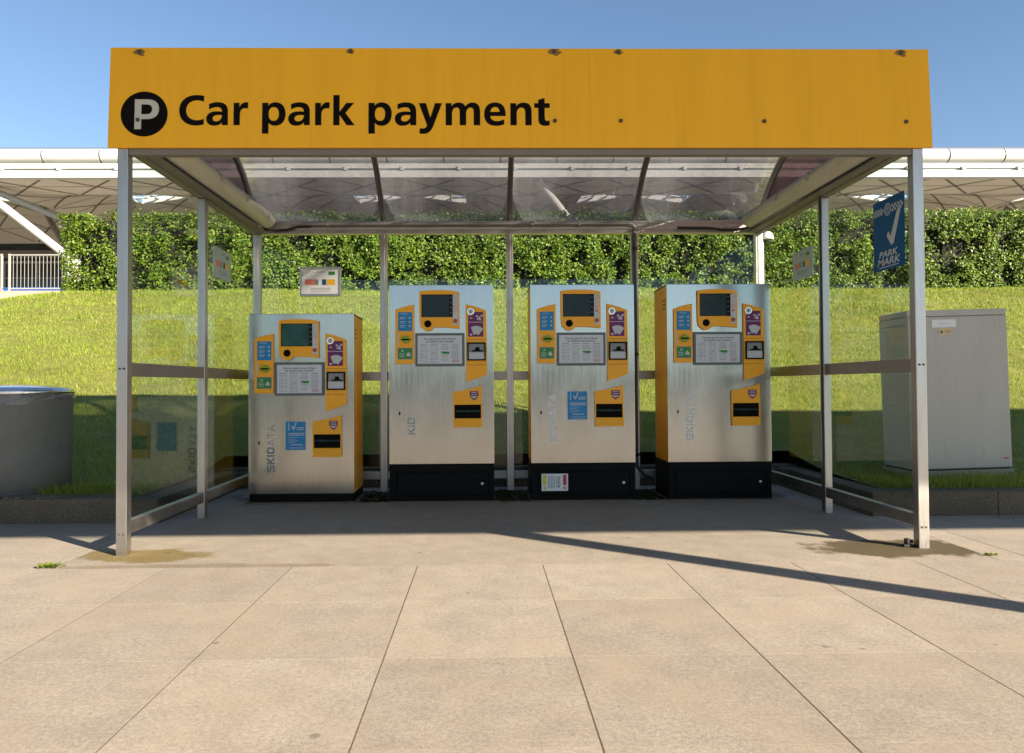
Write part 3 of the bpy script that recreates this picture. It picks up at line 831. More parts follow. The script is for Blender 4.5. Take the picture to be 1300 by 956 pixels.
        m.rect(x0+.14*ww, x0+.18*ww, z1-.31*hh, z1-.04*hh, -.0022, -.0017)
        m.build('sticker_print', m_offwhite, stk)
    # foot
    if plinth:
        p = MB().box(-hw+.001, hw-.001, .004, .452, .012, zb-.004).build('plinth', m_plinth, t, bevel=.004)
        x0, z1 = b(130, 708); x1, z0 = b(757, 862)
        me = shape_mesh([[(x0-.008, z0-.008), (x1+.008, z0-.008), (x1+.008, z1+.008), (x0-.008, z1+.008)], [(x0, z0), (x1, z0), (x1, z1), (x0, z1)]], .004)
        m = MB(); m.mesh(me, T(0, .0025, 0)); m.build('door_frame', m_black, p)
        MB().rect(x0+.004, x1-.004, z0+.004, z1-.004, -.004, .0035).build('door', m_plinth, p, bevel=.0022)
        x, z = b(715, 785); MB().disc(x, z, .011, -.008, -.0038, 18).build('lock', m_chrome, p, bevel=.001)
        MB().box(-hw-.004, hw+.004, -.006, .46, -.002, .012).build('mortar_bed', m_mortar, t)
        if notice:
            x0, z1 = X(480+147/5.465)+.0, b(0, 720)[1]; x1 = X(480+330/5.465); z0 = b(0, 838)[1]
            nt_ = MB().rect(x0, x1, z0, z1, -.0058, -.0038).build('white_notice', m_white, p)
            ww, hh = x1-x0, z1-z0
            MB().rect(x0+.05*ww, x0+.17*ww, z0+.35*hh, z1-.06*hh, -.0064, -.0059).build('yellow_band', m_yellow, p)
            m = MB(); m.plate([(x0+.04*ww, z0+.10*hh), (x0+.19*ww, z0+.10*hh), (x0+.115*ww, z0+.30*hh)], -.0064, -.0059); m.build('warning_triangle', m_yellow, p)
            MB().rect(x0+.81*ww, x0+.94*ww, z0+.33*hh, z1-.06*hh, -.0064, -.0059).build('red_band', m_redpanel, p)
            m = MB(); cx_, cz_ = x0+.875*ww, z0+.17*hh
            m.mesh(shape_mesh([[(cx_+.012*math.cos(q), cz_+.012*math.sin(q)) for q in np.linspace(0, 6.283, 25)[:-1]], [(cx_+.008*math.cos(q), cz_+.008*math.sin(q)) for q in np.linspace(0, 6.283, 25)[:-1]]], .001), T(0, -.0062, 0))
            stroke_plate(m, cx_-.007, cz_+.007, cx_+.007, cz_-.007, .004, -.0068, -.0059)
            m.build('prohibition_mark', m_redpanel, p)
            m = MB(); m.mesh(text_mesh('6202', .044, .0006, .004), T(x0+.70*ww, -.0064, z0+.18*hh) @ Matrix.Rotation(R(-90), 4, 'Y'))
            m.build('number', m_text, p)
            m = MB()
            for i in range(5): m.rect(x0+(.25+.055*i)*ww, x0+(.27+.055*i)*ww, z0+.15*hh, z1-.12*hh, -.0064, -.0059)
            m.build('notice_lines', m_textlt, p)
    else:
        MB().box(-hw+.006, hw-.006, .006, .452, .014, zb-.003).build('plinth', m_plinth, t, bevel=.003)
        MB().box(-hw-.014, hw+.012, -.02, .47, -.002, .014).build('mortar_bed', m_mortar, t)
    return t
flat_sheet = flat('pale_notice_sheet', (.60,.62,.66), .35)
m_mortar = concrete_mat('mortar_bed', (.17,.125,.095), grain=.2)
MY = 1.757
machine((-1.630, MY, 0), False, 'shortest payment machine, without a tall black plinth, standing left beside the glass wall', 'SKID', m_etch_dk, sticker=True, glare=True)
machine((-.552, MY, 0), True, 'tall steel payment machine with no sticker, right of the shortest machine', 'KID', m_etch_fade)
machine((.540, MY, 0), True, 'tall payment machine with a white 6202 notice on its black plinth', 'SKIDATA', m_etch_lt, sticker=True, notice=True, mark='red')
machine((1.602, MY, 0), True, 'rightmost payment machine, turned enough to show its orange left side', 'SKIDATA', m_etch_lt, mark='red')

# ------------------------------------------------------------------ notices, banner, lamps, cables in the shelter
def info_notice(loc, rz, label, framed, w_, h_, seed=0):
    t = thing('information_notice', label, 'notice', loc, rz, 'white notices fixed to the shelter glass')
    MB().box(-w_/2, w_/2, -.004, .004, -h_/2, h_/2).build('sheet', m_white if framed else m_palesheet, t)
    if framed:
        fr = .016
        me = shape_mesh([[(-w_/2-.004, -h_/2-.004), (w_/2+.004, -h_/2-.004), (w_/2+.004, h_/2+.004), (-w_/2-.004, h_/2+.004)],
                         [(-w_/2+fr, -h_/2+fr), (w_/2-fr, -h_/2+fr), (w_/2-fr, h_/2-fr), (-w_/2+fr, h_/2-fr)]], .024)
        m = MB(); m.mesh(me); m.build('frame', m_alu, t, bevel=.003)
    def R_(name, mat, u0, u1, v0, v1):
        MB().rect(-w_/2+u0*w_, -w_/2+u1*w_, h_/2-v1*h_, h_/2-v0*h_, -.0052, -.0043).build(name, mat, t)
    R_('green_mark', m_green, .70, .86, .15, .27)
    R_('red_block', m_coral, .12, .36, .42, .62); R_('grey_block', m_midgrey, .36, .45, .42, .62)
    R_('dark_block', m_bluedk, .54, .64, .42, .62); R_('yellow_block', m_amber, .64, .86, .42, .62)
    m = MB()
    for v in (.73, .78, .84): m.rect(-w_*.25, w_*.25, h_/2-v*h_-.003, h_/2-v*h_, -.005, -.0043)
    m.rect(-w_*.1, w_*.1, h_/2-.18*h_, h_/2-.15*h_, -.005, -.0043)
    m.build('print', m_textlt, t)
    return t
m_coral = flat('coral_print', (.75,.22,.13)); m_amber = flat('amber_print', (.80,.48,.03)); m_palesheet = flat('pale_green_grey_sheet', (.42,.48,.46))
info_notice((-1.622, YR-.022, 1.797), 0, 'white notice in an aluminium frame on rear glass above the shortest machine', True, .345, .245)
info_notice((-SX+.009, 1.522, 1.802), R(90), 'unframed pale notice on the left glass wall behind its middle post', False, .36, .222)
info_notice((SX-.009, 1.493, 1.791), R(-90), 'unframed pale notice on the right glass wall behind its middle post', False, .35, .215)

bn = thing('hanging_banner', 'deep blue banner with white tick and chequered band on right glass wall', 'banner', (SX-.012, .29, 1.778), R(-90))
BW, BH = .33, .418
MB().box(-BW/2, BW/2, -.004, .004, -BH/2, BH/2).build('panel', m_bluedk, bn, bevel=.001)
m = MB(); nchk = 22; cw = BW/nchk
for i in range(nchk):
    if 8 <= i <= 13: continue
    for j in range(3):
        if (i+j) % 2 == 0: m.rect(-BW/2+i*cw, -BW/2+(i+1)*cw, BH/2-.062-.014*j, BH/2-.048-.014*j, -.0052, -.0043)
m.build('chequered_band', m_offwhite, bn)
m = MB(); cz = BH/2-.068
ringp = lambda r: [(r*math.cos(q), cz+r*math.sin(q)) for q in np.linspace(0, 6.283, 33)[:-1]]
m.mesh(shape_mesh([ringp(.036), ringp(.030)], .001), T(0, -.0048, 0)); m.mesh(shape_mesh([ringp(.022), ringp(.018)], .001), T(0, -.0048, 0))
m.mesh(text_mesh('P', .034, .001, .01, 'CENTER'), T(0, -.0048, cz-.012)); m.build('badge', m_offwhite, bn)
m = MB(); m.plate([(-.012, -.015), (.006, .012), (.030, -.022), (.108, .128), (.138, .140), (.140, .120), (.062, -.068), (.036, -.074)], -.0052, -.0043)
m.build('tick', m_offwhite, bn)
m = MB(); SC = Matrix.Diagonal((1.45, 1, .92, 1)); m.mesh(text_mesh('PARK', .056, .001, .02, 'CENTER', shear=.2), T(-.004, -.0048, -.134) @ SC); m.mesh(text_mesh('MARK', .062, .001, .02, 'CENTER', shear=.2), T(-.002, -.0048, -.182) @ SC)
m.rect(-.10, .11, -.196, -.191, -.0052, -.0043); m.build('wording', m_offwhite, bn)

def lamp(s, label):
    t = thing('strip_lamp', label, 'lamp', (s*2.035, 0, 2.219), 0, 'strip lamps along the shelter side beams')
    y0, y1 = .20, 2.29
    m = MB(); m.box(-.062, .062, y0, y1, .082, .108); m.build('lamp_body', m_lampbase, t, bevel=.006)
    m = MB(); n = 14; prof = [(.074*math.cos(math.pi+math.pi*i/n), .080+.074*math.sin(math.pi+math.pi*i/n)) for i in range(n+1)]
    st = [(y0+.01, .72), (y0+.03, .95), (y0+.06, 1.0), (y1-.06, 1.0), (y1-.03, .95), (y1-.01, .72)]
    rows = [[m.bm.verts.new((x*k, y, .080+(z-.080)*k)) for x, z in prof] for y, k in st]
    for a_, b_ in zip(rows, rows[1:]):
        for i in range(n): f = m.bm.faces.new([a_[i], a_[i+1], b_[i+1], b_[i]]); f.smooth = True
    m.bm.faces.new(rows[0]); m.bm.faces.new(list(reversed(rows[-1])))
    bmesh.ops.recalc_face_normals(m.bm, faces=m.bm.faces[:])
    m.build('diffuser', m_diffuser, t)
    for yy in (.42, .95, 1.5, 2.05):
        MB().box(-.080, -.072, yy-.02, yy+.02, .05, .098).build('clip', m_lampbase, t, bevel=.002)
        MB().box(.072, .080, yy-.02, yy+.02, .05, .098).build('clip', m_lampbase, t, bevel=.002)
    return t
lamp(-1, 'long cream strip lamp under the roof along the left side beam')
lamp(1, 'long cream strip lamp under the roof along the right side beam')

# conduit on the rear beam and down the fourth mullion
cd = thing('cable_conduit', 'grey and black cable conduit along the rear beam and down one rear post', 'conduit', (0, 0, 0))
xm = 1.078; yc = YR-.058
MB().tube([(-1.80, yc-.005, 2.284), (xm-.06, yc-.005, 2.284), (xm-.018, yc-.005, 2.275), (xm-.002, yc-.004, 2.25), (xm, yc, 2.20)], .0135, 10).build('rear_pipe', m_conduit, cd)
MB().tube([(xm, yc, 2.199), (xm, yc, .30), (xm+.005, yc-.01, .20), (xm+.06, yc-.05, .13), (xm+.16, yc-.12, .10)], .0145, 10).build('down_pipe', m_pipe, cd)
MB().tube([(xm+.155, yc-.117, .055), (xm+.155, yc-.117, .145)], .03, 14).build('junction', m_conduit, cd)
for zz in (2.07, 1.16, .30): MB().tube([(xm, yc, zz-.012), (xm, yc, zz+.012)], .025, 12).build('pipe_clip', m_cable, cd)
for xx in (-1.55, -.98, .20, .6): MB().box(xx-.01, xx+.01, yc-.022, yc+.012, 2.266, 2.302).build('pipe_clip', m_conduit, cd)
tag(MB().tube([(-2.10, 2.30, 2.27), (-2.06, 2.33, 2.235), (-1.99, 2.35, 2.225), (-1.90, 2.365, 2.235), (-1.80, 2.37, 2.262), (-1.70, 2.372, 2.264)], .011, 8).build('power_cable', m_cable),
    'short black cable looping from left strip lamp onto the rear beam', 'cable', 'black cables inside the shelter')
tag(MB().tube([(2.08, 2.30, 2.27), (2.03, 2.33, 2.235), (1.95, 2.35, 2.222), (1.84, 2.365, 2.228), (1.72, 2.37, 2.245), (1.45, 2.372, 2.248)], .011, 8).build('power_cable', m_cable),
    'short black cable looping from right strip lamp onto the rear beam', 'cable', 'black cables inside the shelter')
tag(MB().tube([(2.115, 1.10, 2.20), (2.123, 1.115, 2.1), (2.126, 1.122, 1.9), (2.126, 1.122, 1.2), (2.124, 1.122, .9), (2.126, 1.122, .4), (2.120, 1.118, .02)], .009, 8).build('power_cable', m_cable),
    'long black cable running down the right middle post to the ground', 'cable', 'black cables inside the shelter')
# camera-like white dome beside the right rear post
df = thing('dome_fitting', 'small white dome fitting on slim pole behind the right rear post', 'dome fitting', (2.232, 2.52, 0))
MB().tube([(0, 0, .1), (0, 0, 2.2)], .016, 12).build('pole', m_whitepaint, df)
MB().tube([(0, 0, 2.18), (.05, 0, 2.20)], .012, 8).build('bracket', m_whitepaint, df)
MB().lathe([(.0, .075), (.028, .068), (.046, .045), (.052, .015), (.052, 0), (.0, 0)], 24, (.052, 0, 2.17)).build('dome_cap', m_whitepaint, df)
MB().lathe([(.0, -.055), (.022, -.048), (.034, -.025), (.034, -.002), (0, -.001)], 20, (.052, 0, 2.17)).build('lens', m_screen, df)
# bolt-down bracket at the foot of the right front post
ft = MB(); ft.box(2.07, 2.13, .03, .06, .0015, .014); ft.tube([(2.095, .045, .014), (2.095, .045, .045)], .016, 10); ft.tube([(2.095, .045, .03), (2.125, .045, .03)], .010, 8)
tag(ft.build('pipe_stub', m_cable, bevel=.002), 'little black pipe stub beside the foot of the right front post', 'pipe stub')

# ------------------------------------------------------------------ bin and cabinet
bi = thing('litter_bin', 'large charcoal cylindrical litter bin with shiny lid and plastic liner, left of shelter', 'bin', (-3.625, 1.46, .16))
MB().lathe([(.345, .0), (.350, .012), (.350, .03), (.362, .035), (.366, .25), (.370, .66), (.371, .69)], 72).build('body', m_bin, bi)
MB().lathe([(.376, .695), (.381, .70), (.381, .722), (.372, .73), (.355, .732)], 72).build('rim', m_chrome, bi)
MB().lathe([(.365, .728), (.32, .742), (.22, .757), (.10, .766), (.001, .768)], 72).build('lid', m_chrome, bi)
m = MB(); n = 72; rows = []
for j in range(6):
    row = []
    for k in range(n):
        q = 2*math.pi*k/n
        drop = (.050+.034*math.sin(q*1.0+3.6)+.010*math.sin(5*q))*j/5
        rr = .378+.006*math.sin(9*q+j)+.004*math.sin(17*q+2*j)+.004*(j > 0)
        row.append(m.bm.verts.new((rr*math.cos(q), rr*math.sin(q), .700-drop)))
    rows.append(row)
for a_, b_ in zip(rows, rows[1:]):
    for k in range(n): f = m.bm.faces.new([a_[k], a_[(k+1) % n], b_[(k+1) % n], b_[k]]); f.smooth = True
m.build('bin_liner', m_bag, bi)

cb = thing('utility_cabinet', 'grey green steel utility cabinet with white and cream stickers, right of shelter', 'cabinet', (3.46, 1.68, .16))
cb.rotation_euler = (0, R(-1.35), 0)
CW, CD, CH = .78, .42, 1.305
MB().box(-CW/2-.008, CW/2+.008, .0, CD+.01, -.10, .066).build('plinth', m_wall, cb, bevel=.006)
MB().box(-CW/2, CW/2, .008, CD, .078, CH-.05).build('body', m_cab, cb, bevel=.006)
MB().box(-CW/2+.01, CW/2-.01, .02, CD-.01, .066, .078).build('gap', m_dark, cb)
MB().box(-CW/2, CW/2, .006, CD, CH-.048, CH).build('roof', m_cab, cb, bevel=.008)
dr = MB().box(-CW/2+.006, CW/2-.006, .002, .0075, .084, CH-.056).build('door', m_cab, cb, bevel=.002)
lb = MB().rect(-.20, -.01, CH-.135, CH-.075, -.0012, .0018).build('white_sticker', m_white, cb)
m = MB(); m.mesh(text_mesh('--- ---- --', .024, .0004, .01, 'CENTER'), T(-.105, -.0016, CH-.112)); m.build('sticker_print', m_text, lb)
l2 = MB().rect(-.148, -.048, CH-.190, CH-.142, -.0012, .0018).build('cream_sticker', flat('cream_sticker_vinyl', (.72,.52,.26)), cb)
m = MB(); m.plate([(-.140, CH-.180), (-.112, CH-.180), (-.126, CH-.152)], -.0018, -.0013)
for v in (.156, .166, .176): m.rect(-.102, -.055, CH-v-.003, CH-v, -.0018, -.0013)
m.build('sticker_marks', m_text, l2)
MB().rect(CW/2-.07, CW/2-.03, .145, .155, -.0006, .0018).build('red_label', m_redpanel, cb)
m = MB(); m.box(-CW/2-.0015, -CW/2+.001, .03, CD-.03, CH-.11, CH-.106); m.build('side_seam', m_dark, cb)

# scrap of paper on the grass, weeds, moss
z_ = float(ground_h(3.36, 3.75))
tag(MB().poly([(3.33,3.73,z_+.03),(3.39,3.72,z_+.035),(3.41,3.78,z_+.05),(3.35,3.80,z_+.045)]).build('paper_scrap', m_white), 'tiny white scrap of paper on the grass right of the shelter', 'litter')
def tuft(name, x, y, n, sp, L, mat, label, cat, flatness=.5, group=None, wd=.012):
    V_ = []
    for i in range(n):
        q = random.random()*6.283; r = sp*random.random()
        bx, by = x+r*math.cos(q)*1.6, y+r*math.sin(q)*.7
        l = L*(.5+random.random()); an = random.random()*6.283; ln = l*flatness*(.4+random.random())
        d = Vector((math.cos(an), math.sin(an), 0)); s = Vector((-d.y, d.x, 0))*wd*(.6+.8*random.random())/2
        p = Vector((bx, by, .001)); mid = p+d*ln*.5+Vector((0,0,l*.6)); tip = p+d*ln+Vector((0,0,l*.75))
        V_ += [p, mid+s, tip, mid-s]
    o = np_mesh(name, np.array([list(v) for v in V_]), np.arange(len(V_)).reshape(-1, 4), 4, mat)
    return tag(o, label, cat, group)
tuft('weed_tuft', -2.395, -.245, 70, .055, .022, m_weed, 'small green weed in the paving joint left of the left front post', 'weed', .9)
tuft('weed_tuft', 2.40, -.185, 30, .03, .012, m_weed, 'tiny green weed at the pad corner right of the right front post', 'weed', .9)
mo = MB()
P_ = []
for (x0, x1, y0, y1, n) in ((-1.20,-.97,1.80,2.25,260),(-.13,.12,1.80,2.3,320),(.96,1.19,1.80,2.3,300),(-2.1,2.1,2.25,2.42,700)):
    for _ in range(n):
        x, y = random.uniform(x0, x1), random.uniform(y0, y1); an = random.random()*6.283; r = .008+.014*random.random(); h = .002+.012*random.random()**2
        d = Vector((math.cos(an), math.sin(an), 0))*r; s = Vector((-d.y, d.x, 0))
        p = Vector((x, y, .0015)); P_ += [p-d, p+s+Vector((0,0,h*.5)), p+d+Vector((0,0,h)), p-s+Vector((0,0,h*.4))]
tag(np_mesh('moss', np.array([list(v) for v in P_]), np.arange(len(P_)).reshape(-1, 4), 4, m_moss), kind='stuff')
P_ = []
for _ in range(500):
    x, y = random.uniform(-4.2, -3.1), random.uniform(1.02, 1.2); r = .006+.014*random.random(); h = r*.8
    z_ = .16; an = random.random()*3
    c_ = [(x+r*math.cos(an+q), y+r*math.sin(an+q)) for q in (0, 2.1, 4.2)]
    t_ = (x, y, z_+h)
    for i in range(3): P_ += [(c_[i][0], c_[i][1], z_), (c_[(i+1) % 3][0], c_[(i+1) % 3][1], z_), t_]
tag(np_mesh('gravel', np.array(P_), np.arange(len(P_)).reshape(-1, 3), 3, M('gravel_stone', (.14,.12,.09), .9, var=.4, vscale=30)), kind='stuff')

# ------------------------------------------------------------------ hedge
hd = thing('hedge', 'long clipped leafy hedge along the top of the grass bank behind shelter', 'hedge', (0, 13.9, 3.2))
HX0, HX1, HY0, HY1 = -9.95, 15.5, 13.35, 14.9
def leaves(n, face):
    if face == 'front':
        x = rng.uniform(HX0, HX1, n); t = rng.random(n); hgt = 1.93+.10*(fbm(x*.8, x*0+3)-.5)*2+.05*(x > 5)
        z = t*hgt; bulge = .18*(fbm(x*1.6, z*1.6, 2.2)-.5)*2 + .11*(fbm(x*4.2, z*4.2, 7.7)-.5)*2
        dep = rng.random(n)**1.6*.42
        y = HY0+.12-bulge+dep
        g = ground_h(x, np.full(n, HY0+.1)); z = z+g-.04
        nrm = np.stack([rng.normal(0, .5, n), -np.ones(n)+rng.normal(0, .35, n), .55+rng.normal(0, .45, n)], 1)
        den = fbm(x*3.6, z*3.6, 4.4)
    elif face == 'top':
        x = rng.uniform(HX0, HX1, n); y = rng.uniform(HY0+.05, HY1, n)
        hgt = 1.93+.10*(fbm(x*.8, x*0+3)-.5)*2+.05*(x > 5)
        z = ground_h(x, np.full(n, HY0+.1))-.04+hgt+.17*(fbm(x*2.6, y*2.6, 1.1)-.5)*2-rng.random(n)**1.5*.25+.17*(rng.random(n) < .07)*rng.random(n)*np.clip(fbm(x*5, y*5, 3.3)*3-.9, 0, 1)
        nrm = np.stack([rng.normal(0, .6, n), -.3+rng.normal(0, .5, n), np.ones(n)], 1)
        den = fbm(x*3.2, y*3.2, 8.4)
    else:
        y = rng.uniform(HY0, HY1, n); t = rng.random(n); z = t*1.93
        bulge = .16*(fbm(y*1.6, z*1.6, 5.2)-.5)*2 + .14*np.sin(t*3.0) + .10*(fbm(y*4, z*4, 1.7)-.5)*2
        x = HX0+.10-bulge+rng.random(n)**1.6*.40
        z = z+ground_h(np.full(n, HX0+.3), y)-.04
        nrm = np.stack([-np.ones(n), rng.normal(-.3, .5, n), .5+rng.normal(0, .45, n)], 1)
        den = fbm(y*3.6, z*3.6, 4.4)
    ok = rng.random(n) < np.clip((den-.36)*5.0, .06, 1)
    x, y, z, nrm = x[ok], y[ok], z[ok], nrm[ok]; n = len(x)
    nrm /= np.linalg.norm(nrm, axis=1, keepdims=True)
    r = rng.normal(0, 1, (n, 3)); u = np.cross(nrm, r); u /= np.linalg.norm(u, axis=1, keepdims=True)
    u[:, 2] -= .25; u /= np.linalg.norm(u, axis=1, keepdims=True)
    v = np.cross(nrm, u)
    L = rng.uniform(.022, .043, n)[:, None]; W = L*rng.uniform(.52, .74, n)[:, None]
    c = np.stack([x, y, z], 1); fold = nrm*L*.18
    p = np.stack([c-u*L, c-u*L*.15+v*W+fold, c+u*L*.55+v*W*.62+fold, c+u*L*1.05, c+u*L*.55-v*W*.62+fold, c-u*L*.15-v*W+fold], 1)
    return p.reshape(-1, 3)
LV = np.concatenate([leaves(130000, 'front'), leaves(30000, 'top'), leaves(8000, 'end')])
nl = len(LV)//6; base = (np.arange(nl)*6)[:, None]
FQ = np.concatenate([base+np.array([0,1,2,3]), base+np.array([0,3,4,5])], 1).reshape(-1, 4)
np_mesh('foliage', LV-np.array([0, 13.9, 3.2]), FQ, 4, m_leaf, hd)
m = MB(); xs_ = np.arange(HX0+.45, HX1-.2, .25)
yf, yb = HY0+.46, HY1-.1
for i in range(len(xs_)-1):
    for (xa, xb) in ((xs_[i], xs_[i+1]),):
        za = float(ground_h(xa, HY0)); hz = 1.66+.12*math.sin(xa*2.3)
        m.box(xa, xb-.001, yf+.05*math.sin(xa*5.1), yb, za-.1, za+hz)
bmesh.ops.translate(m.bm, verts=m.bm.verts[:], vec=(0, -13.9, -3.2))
m.build('shaded_twig_core', m_hedgecore, hd)

# ------------------------------------------------------------------ forecourt edge: wall, railing, blue panel
tag(MB().box(-60, -8.5, 18.9, 19.15, 2.2, 3.83).build('concrete_wall', m_wall, bevel=.01), 'low weathered concrete wall at the top of the grass beyond hedge end', 'wall')
def railing(x0, x1, label):
    t = thing('metal_railing', label, 'railing', (x0, 19.0, 3.83), 0, 'pale metal railings on the concrete wall')
    L = x1-x0
    for zz in (.06, 1.08): MB().box(0, L, -.018, .018, zz, zz+.035).build('rail', m_railpaint, t)
    for xx in (0, L-.05): MB().box(xx, xx+.05, -.025, .025, -.01, 1.13).build('post', m_railpaint, t)
    n_ = int((L-.1)/.112)
    for i in range(1, n_+1):
        xx = .025+i*(L-.05)/(n_+1)
        MB().tube([(xx, 0, .09), (xx, 0, 1.085)], .007, 6).build('baluster', m_railpaint, t)
    return t
railing(-14.60, -11.85, 'pale metal railing panel on the concrete wall, next to the hedge end')
railing(-17.55, -14.78, 'pale metal railing panel at the extreme left edge of the photo')
hb = thing('blue_hoarding', 'low blue panel standing behind the pale railing left of the hedge', 'hoarding', (-14.2, 23.5, 3.38))
MB().box(-3.4, .35, 0, .06, .80, 1.16).build('panel', m_bluepanel, hb); MB().box(.5, 4.6, .15, .21, .80, 1.2).build('panel', m_bluepanel, hb)
for xx in (-3.2, .1, .7, 4.3): MB().box(xx, xx+.08, .08, .14, 0, 1.05).build('leg', m_beam, hb)

# ------------------------------------------------------------------ terminal building
tb = thing('terminal_building', 'large terminal building with white tubular roof edge and domed beige soffit', 'building', (0, 45, 3.38))
CXS = [-.22-5.8+18.0*k for k in range(-3, 5)]; CYD = 58.35; ZS = 14.45
XL, XR = CXS[0]-9, CXS[-1]+9
def soff(x, y):
    u = ((np.asarray(x)-CXS[0]+9) % 18.0-9)/9.0; v = np.clip((np.asarray(y)-CYD)/9.0, -1, 1)
    return ZS+2.25*np.abs(np.cos(u*math.pi/2)*np.cos(v*math.pi/2))**.85
def hole(x, y):
    u = (x-CXS[0]+9) % 18.0-9; v = y-CYD
    au, av = abs(u), abs(v)
    return au+v > 1 and v < .5 and au < 4.5
m = MB(); step = .5
def sv(x, y): return m.bm.verts.new((x, y-45, float(soff(x, y))-3.38))
nX = int(round((XR-XL)/step)); nY = int(round(18/step))
grid = [[sv(XL+i*step, CYD-9+j*step) for i in range(nX+1)] for j in range(nY+1)]
for j in range(nY):
    for i in range(nX):
        x, y = XL+(i+.5)*step, CYD-9+(j+.5)*step
        u = (x-CXS[0]+9) % 18.0-9; v = y-CYD
        A_, B_, C_, D_ = grid[j][i], grid[j][i+1], grid[j+1][i+1], grid[j+1][i]
        tris = ((A_, B_, C_), (A_, C_, D_)) if u < 0 else ((A_, B_, D_), (B_, C_, D_))
        for tr in tris:
            cx_ = sum(q.co.x for q in tr)/3; cy_ = sum(q.co.y for q in tr)/3+45
            if not hole(cx_, cy_): f = m.bm.faces.new(tr); f.smooth = False
# eaves strip out to the fascia
for i in range(nX):
    m.poly([(XL+i*step, .35, ZS-3.38), (XL+(i+1)*step, .35, ZS-3.38), (XL+(i+1)*step, CYD-9-45, float(soff(XL+(i+1)*step, CYD-9))-3.38), (XL+i*step, CYD-9-45, float(soff(XL+i*step, CYD-9))-3.38)])
# joints between the soffit panels follow a diamond lattice
ymin, ymax = 45.4, CYD+9
def rib(pts, wd):
    for p, q in zip(pts, pts[1:]):
        d = Vector((q[0]-p[0], q[1]-p[1], 0)); n_ = Vector((-d.y, d.x, 0)).normalized()*wd/2
        z0_, z1_ = float(soff(p[0], p[1]))-.035-3.38, float(soff(q[0], q[1]))-.035-3.38
        m.poly([(p[0]-n_.x, p[1]-45-n_.y, z0_), (q[0]-n_.x, q[1]-45-n_.y, z1_), (q[0]+n_.x, q[1]-45+n_.y, z1_), (p[0]+n_.x, p[1]-45+n_.y, z0_)], 1)
k0 = 4.5
for sgn in (1, -1):
    for c in np.arange(CXS[0]-k0*12, XR+40, k0):
        pts = []
        for yy in np.arange(ymin, ymax+.01, .75):
            x = c+sgn*(yy-CYD)+.5*0
            if XL < x < XR: pts.append((x, yy))
        run = []
        for p in pts:
            if hole(*p):
                if len(run) > 1: rib(run, .13)
                run = []
            else: run.append(p)
        if len(run) > 1: rib(run, .13)
for yy in np.arange(CYD-13.5, ymax+.01, 2.25):
    if yy < ymin: continue
    run = []
    for x in np.arange(XL, XR+.01, .5):
        if hole(x, yy+.01) or hole(x, yy-.01):
            if len(run) > 1: rib(run, .055)
            run = []
        else: run.append((x, yy))
    if len(run) > 1: rib(run, .055)
m.build('roof_soffit', [m_soffit, m_soffit_rib], tb)
# skylights
for cx0 in CXS[1:-1]:
    for su_ in (-1, 1):
        P = lambda u, v: Vector((cx0+su_*u, CYD+v-45, float(soff(cx0+su_*u, CYD+v))-3.38))
        m = MB()
        for p, q in ((P(.5,.5), P(4.5,.5)), (P(4.5,.5), P(4.5,-3.5)), (P(.5,.5), P(2.5,-1.5)), (P(2.5,-1.5), P(4.5,-3.5))): m.tube([p, q], .10, 6)
        fr = m.build('skylight', m_roofwhite, tb)
        up = Vector((0, 0, .42)); bk = Vector((0, .06, 0))
        MB().poly([P(.5,.5)+bk, P(4.5,.5)+bk, P(4.5,.5)+bk+up, P(.5,.5)+bk+up]).build('lantern_wall', m_roofwhite, fr)
        for (a_, b_) in (((1.8,.5),(1.8,-.8)), ((3.1,.5),(3.1,-2.1)), ((3.1,.5),(4.5,-1.2)), ((2.2,-.6),(4.5,-.6)), ((3.7,-1.6),(4.5,-2.4))):
            MB().tube([P(*a_)+up*.3, P(*b_)+up*.3], .075, 6).build('glazing_bar', m_roofwhite, fr)
# fascia
TBX0, TBX1 = XL, XR
seg = 3.68
fx = TBX0
k = 0
while fx < TBX1:
    MB().tube([(fx+.05, 0, 15.86-3.38), (fx+seg-.05, 0, 15.86-3.38)], .46, 24).build('roof_edge_tube', m_roofwhite, tb)
    fx += seg; k += 1
m = MB(); m.tube([(TBX0, 0, 15.86-3.38), (TBX1, 0, 15.86-3.38)], .425, 24); m.build('tube_core', m_dark, tb)
MB().box(TBX0, TBX1, -.18, .3, 15.02-3.38, 15.34-3.38).build('upper_band', m_roofwhite, tb)
MB().box(TBX0, TBX1, -.05, .3, 14.86-3.38, 15.02-3.38).build('band_recess', m_bandshade, tb)
MB().box(TBX0, TBX1, -.22, .4, 14.42-3.38, 14.86-3.38).build('lower_band', m_roofwhite, tb)
MB().box(TBX0, TBX1, -.0, .3, 15.34-3.38, 15.42-3.38).build('gutter_shadow_gap', m_dark, tb)
m = MB(); fx = TBX0+1.0
while fx < TBX1:
    m.box(fx-.10, fx+.10, -.30, -.05, 14.88-3.38, 15.14-3.38); fx += seg
m.build('fascia_bracket', m_roofwhite, tb)
m = MB(); m.tube([(TBX0, .1, 16.43-3.38), (TBX1, .1, 16.43-3.38)], .025, 6); m.build('safety_wire', m_beam, tb)
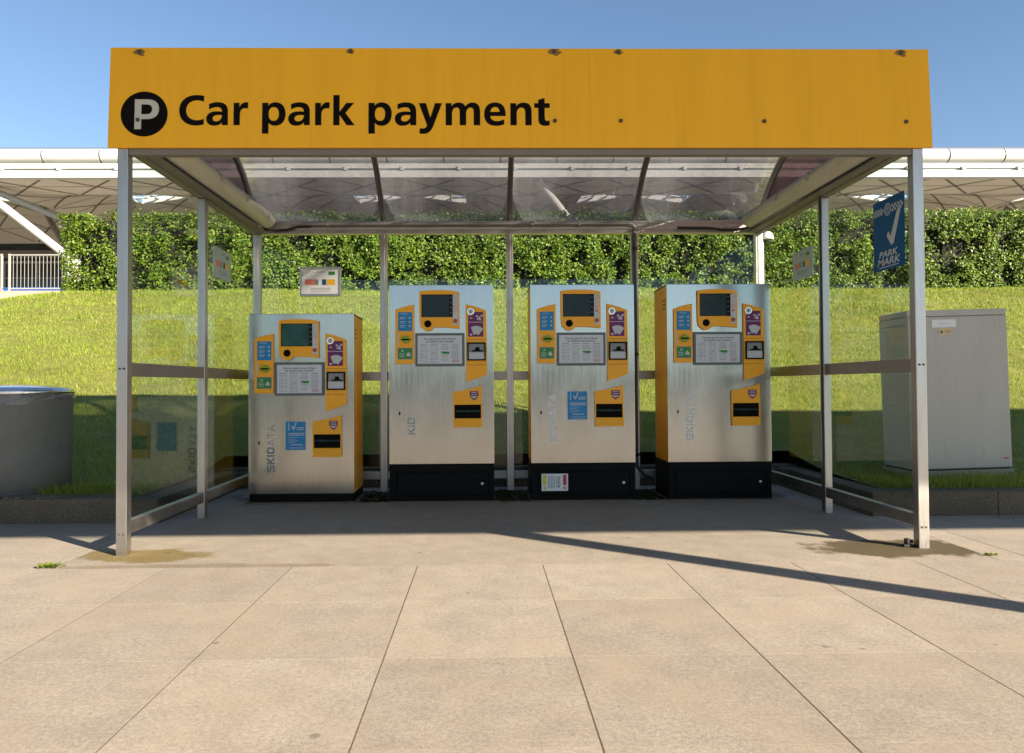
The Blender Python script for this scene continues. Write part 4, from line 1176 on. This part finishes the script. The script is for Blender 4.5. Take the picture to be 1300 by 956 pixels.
# facade
MB().box(TBX0, TBX1, 22.4, 22.7, 0, 14.6-3.38).build('glazed_wall', m_winglass, tb)
MB().box(TBX0, TBX1, 22.1, 22.38, 13.05-3.38, 13.75-3.38).build('transom_beam', m_beam, tb)
MB().box(TBX0, TBX1, 22.2, 22.39, 12.55-3.38, 12.75-3.38).build('transom_beam', m_midgrey, tb)
m = MB(); xx = TBX0
while xx < TBX1: m.box(xx-.06, xx+.06, 22.25, 22.39, 0, 12.55-3.38); xx += 3.0
for zz in (3, 4.6, 6.2, 7.8): m.box(TBX0, TBX1, 22.28, 22.385, zz-.05, zz+.05)
m.build('mullions', m_midgrey, tb)
# roof trees
for tx in (-29.1, 7.95, 44.6):
    MB().tube([(tx, 4.4, 0), (tx, 4.4, 6.5)], .5, 20).build('roof_column', m_roofwhite, tb)
    MB().tube([(tx+.1, 4.4, 6.35), (tx-.25, 4.1, 6.75), (tx-4.55, .42, 11.05)], [.10, .27, .25], 16).build('roof_strut', m_roofwhite, tb)
    MB().tube([(tx, 4.5, 6.4), (tx-4.4, 8.6, 11.0)], .20, 12).build('roof_strut', m_beam, tb)  # rear strut coloured dark to stand for its shade under the roof
MB().tube([(-30.2, 7.0, 9.5), (-33.6, .9, 11.0)], .22, 12).build('tie_beam', m_bandshade, tb)

# ------------------------------------------------------------------ the covered walkway that throws the band of shade (behind the camera)
cw_ = thing('covered_walkway', 'flat-roofed covered walkway on slender round columns behind the photographer', 'walkway', (0, -3.48, 0))
MB().box(-40, 42, -2.03, 2.03, 4.0, 4.25).build('canopy_roof', m_canopy, cw_, bevel=.02)
for k in range(-4, 4):
    MB().tube([(4.89+9.6*k, 0, -.03), (4.89+9.6*k, 0, 4.0)], .088, 20).build('column', m_canopy, cw_)

# unseen wood added behind the camera to darken reflections in the steel fronts
bw = MB(); cols = []
for i in range(241):
    x = -240+2.0*i
    h = 2.0+1.6*float(fbm(x*.09, 3.0))+.9*float(fbm(x*.45, 8.0))
    d = 2.2*float(fbm(x*.3, 1.0))
    cols.append([bw.bm.verts.new(p) for p in ((x, -62+d, -.05), (x, -61+d, h*.55), (x, -63+d, h*.9), (x, -66, h), (x, -71, h*.8), (x, -74, -.05))])
for p, q in zip(cols, cols[1:]):
    for k in range(5): bw.bm.faces.new([p[k], q[k], q[k+1], p[k+1]]).smooth = True
bw.bm.faces.new(cols[0]); bw.bm.faces.new(list(reversed(cols[-1])))
bmesh.ops.recalc_face_normals(bw.bm, faces=bw.bm.faces[:])
tag(bw.build('added_distant_wood', M('added_wood_foliage', (.085,.11,.04), .9, var=.5, vscale=.5, dirt=.5, bmp=.8, bscale=1.2)), kind='stuff')
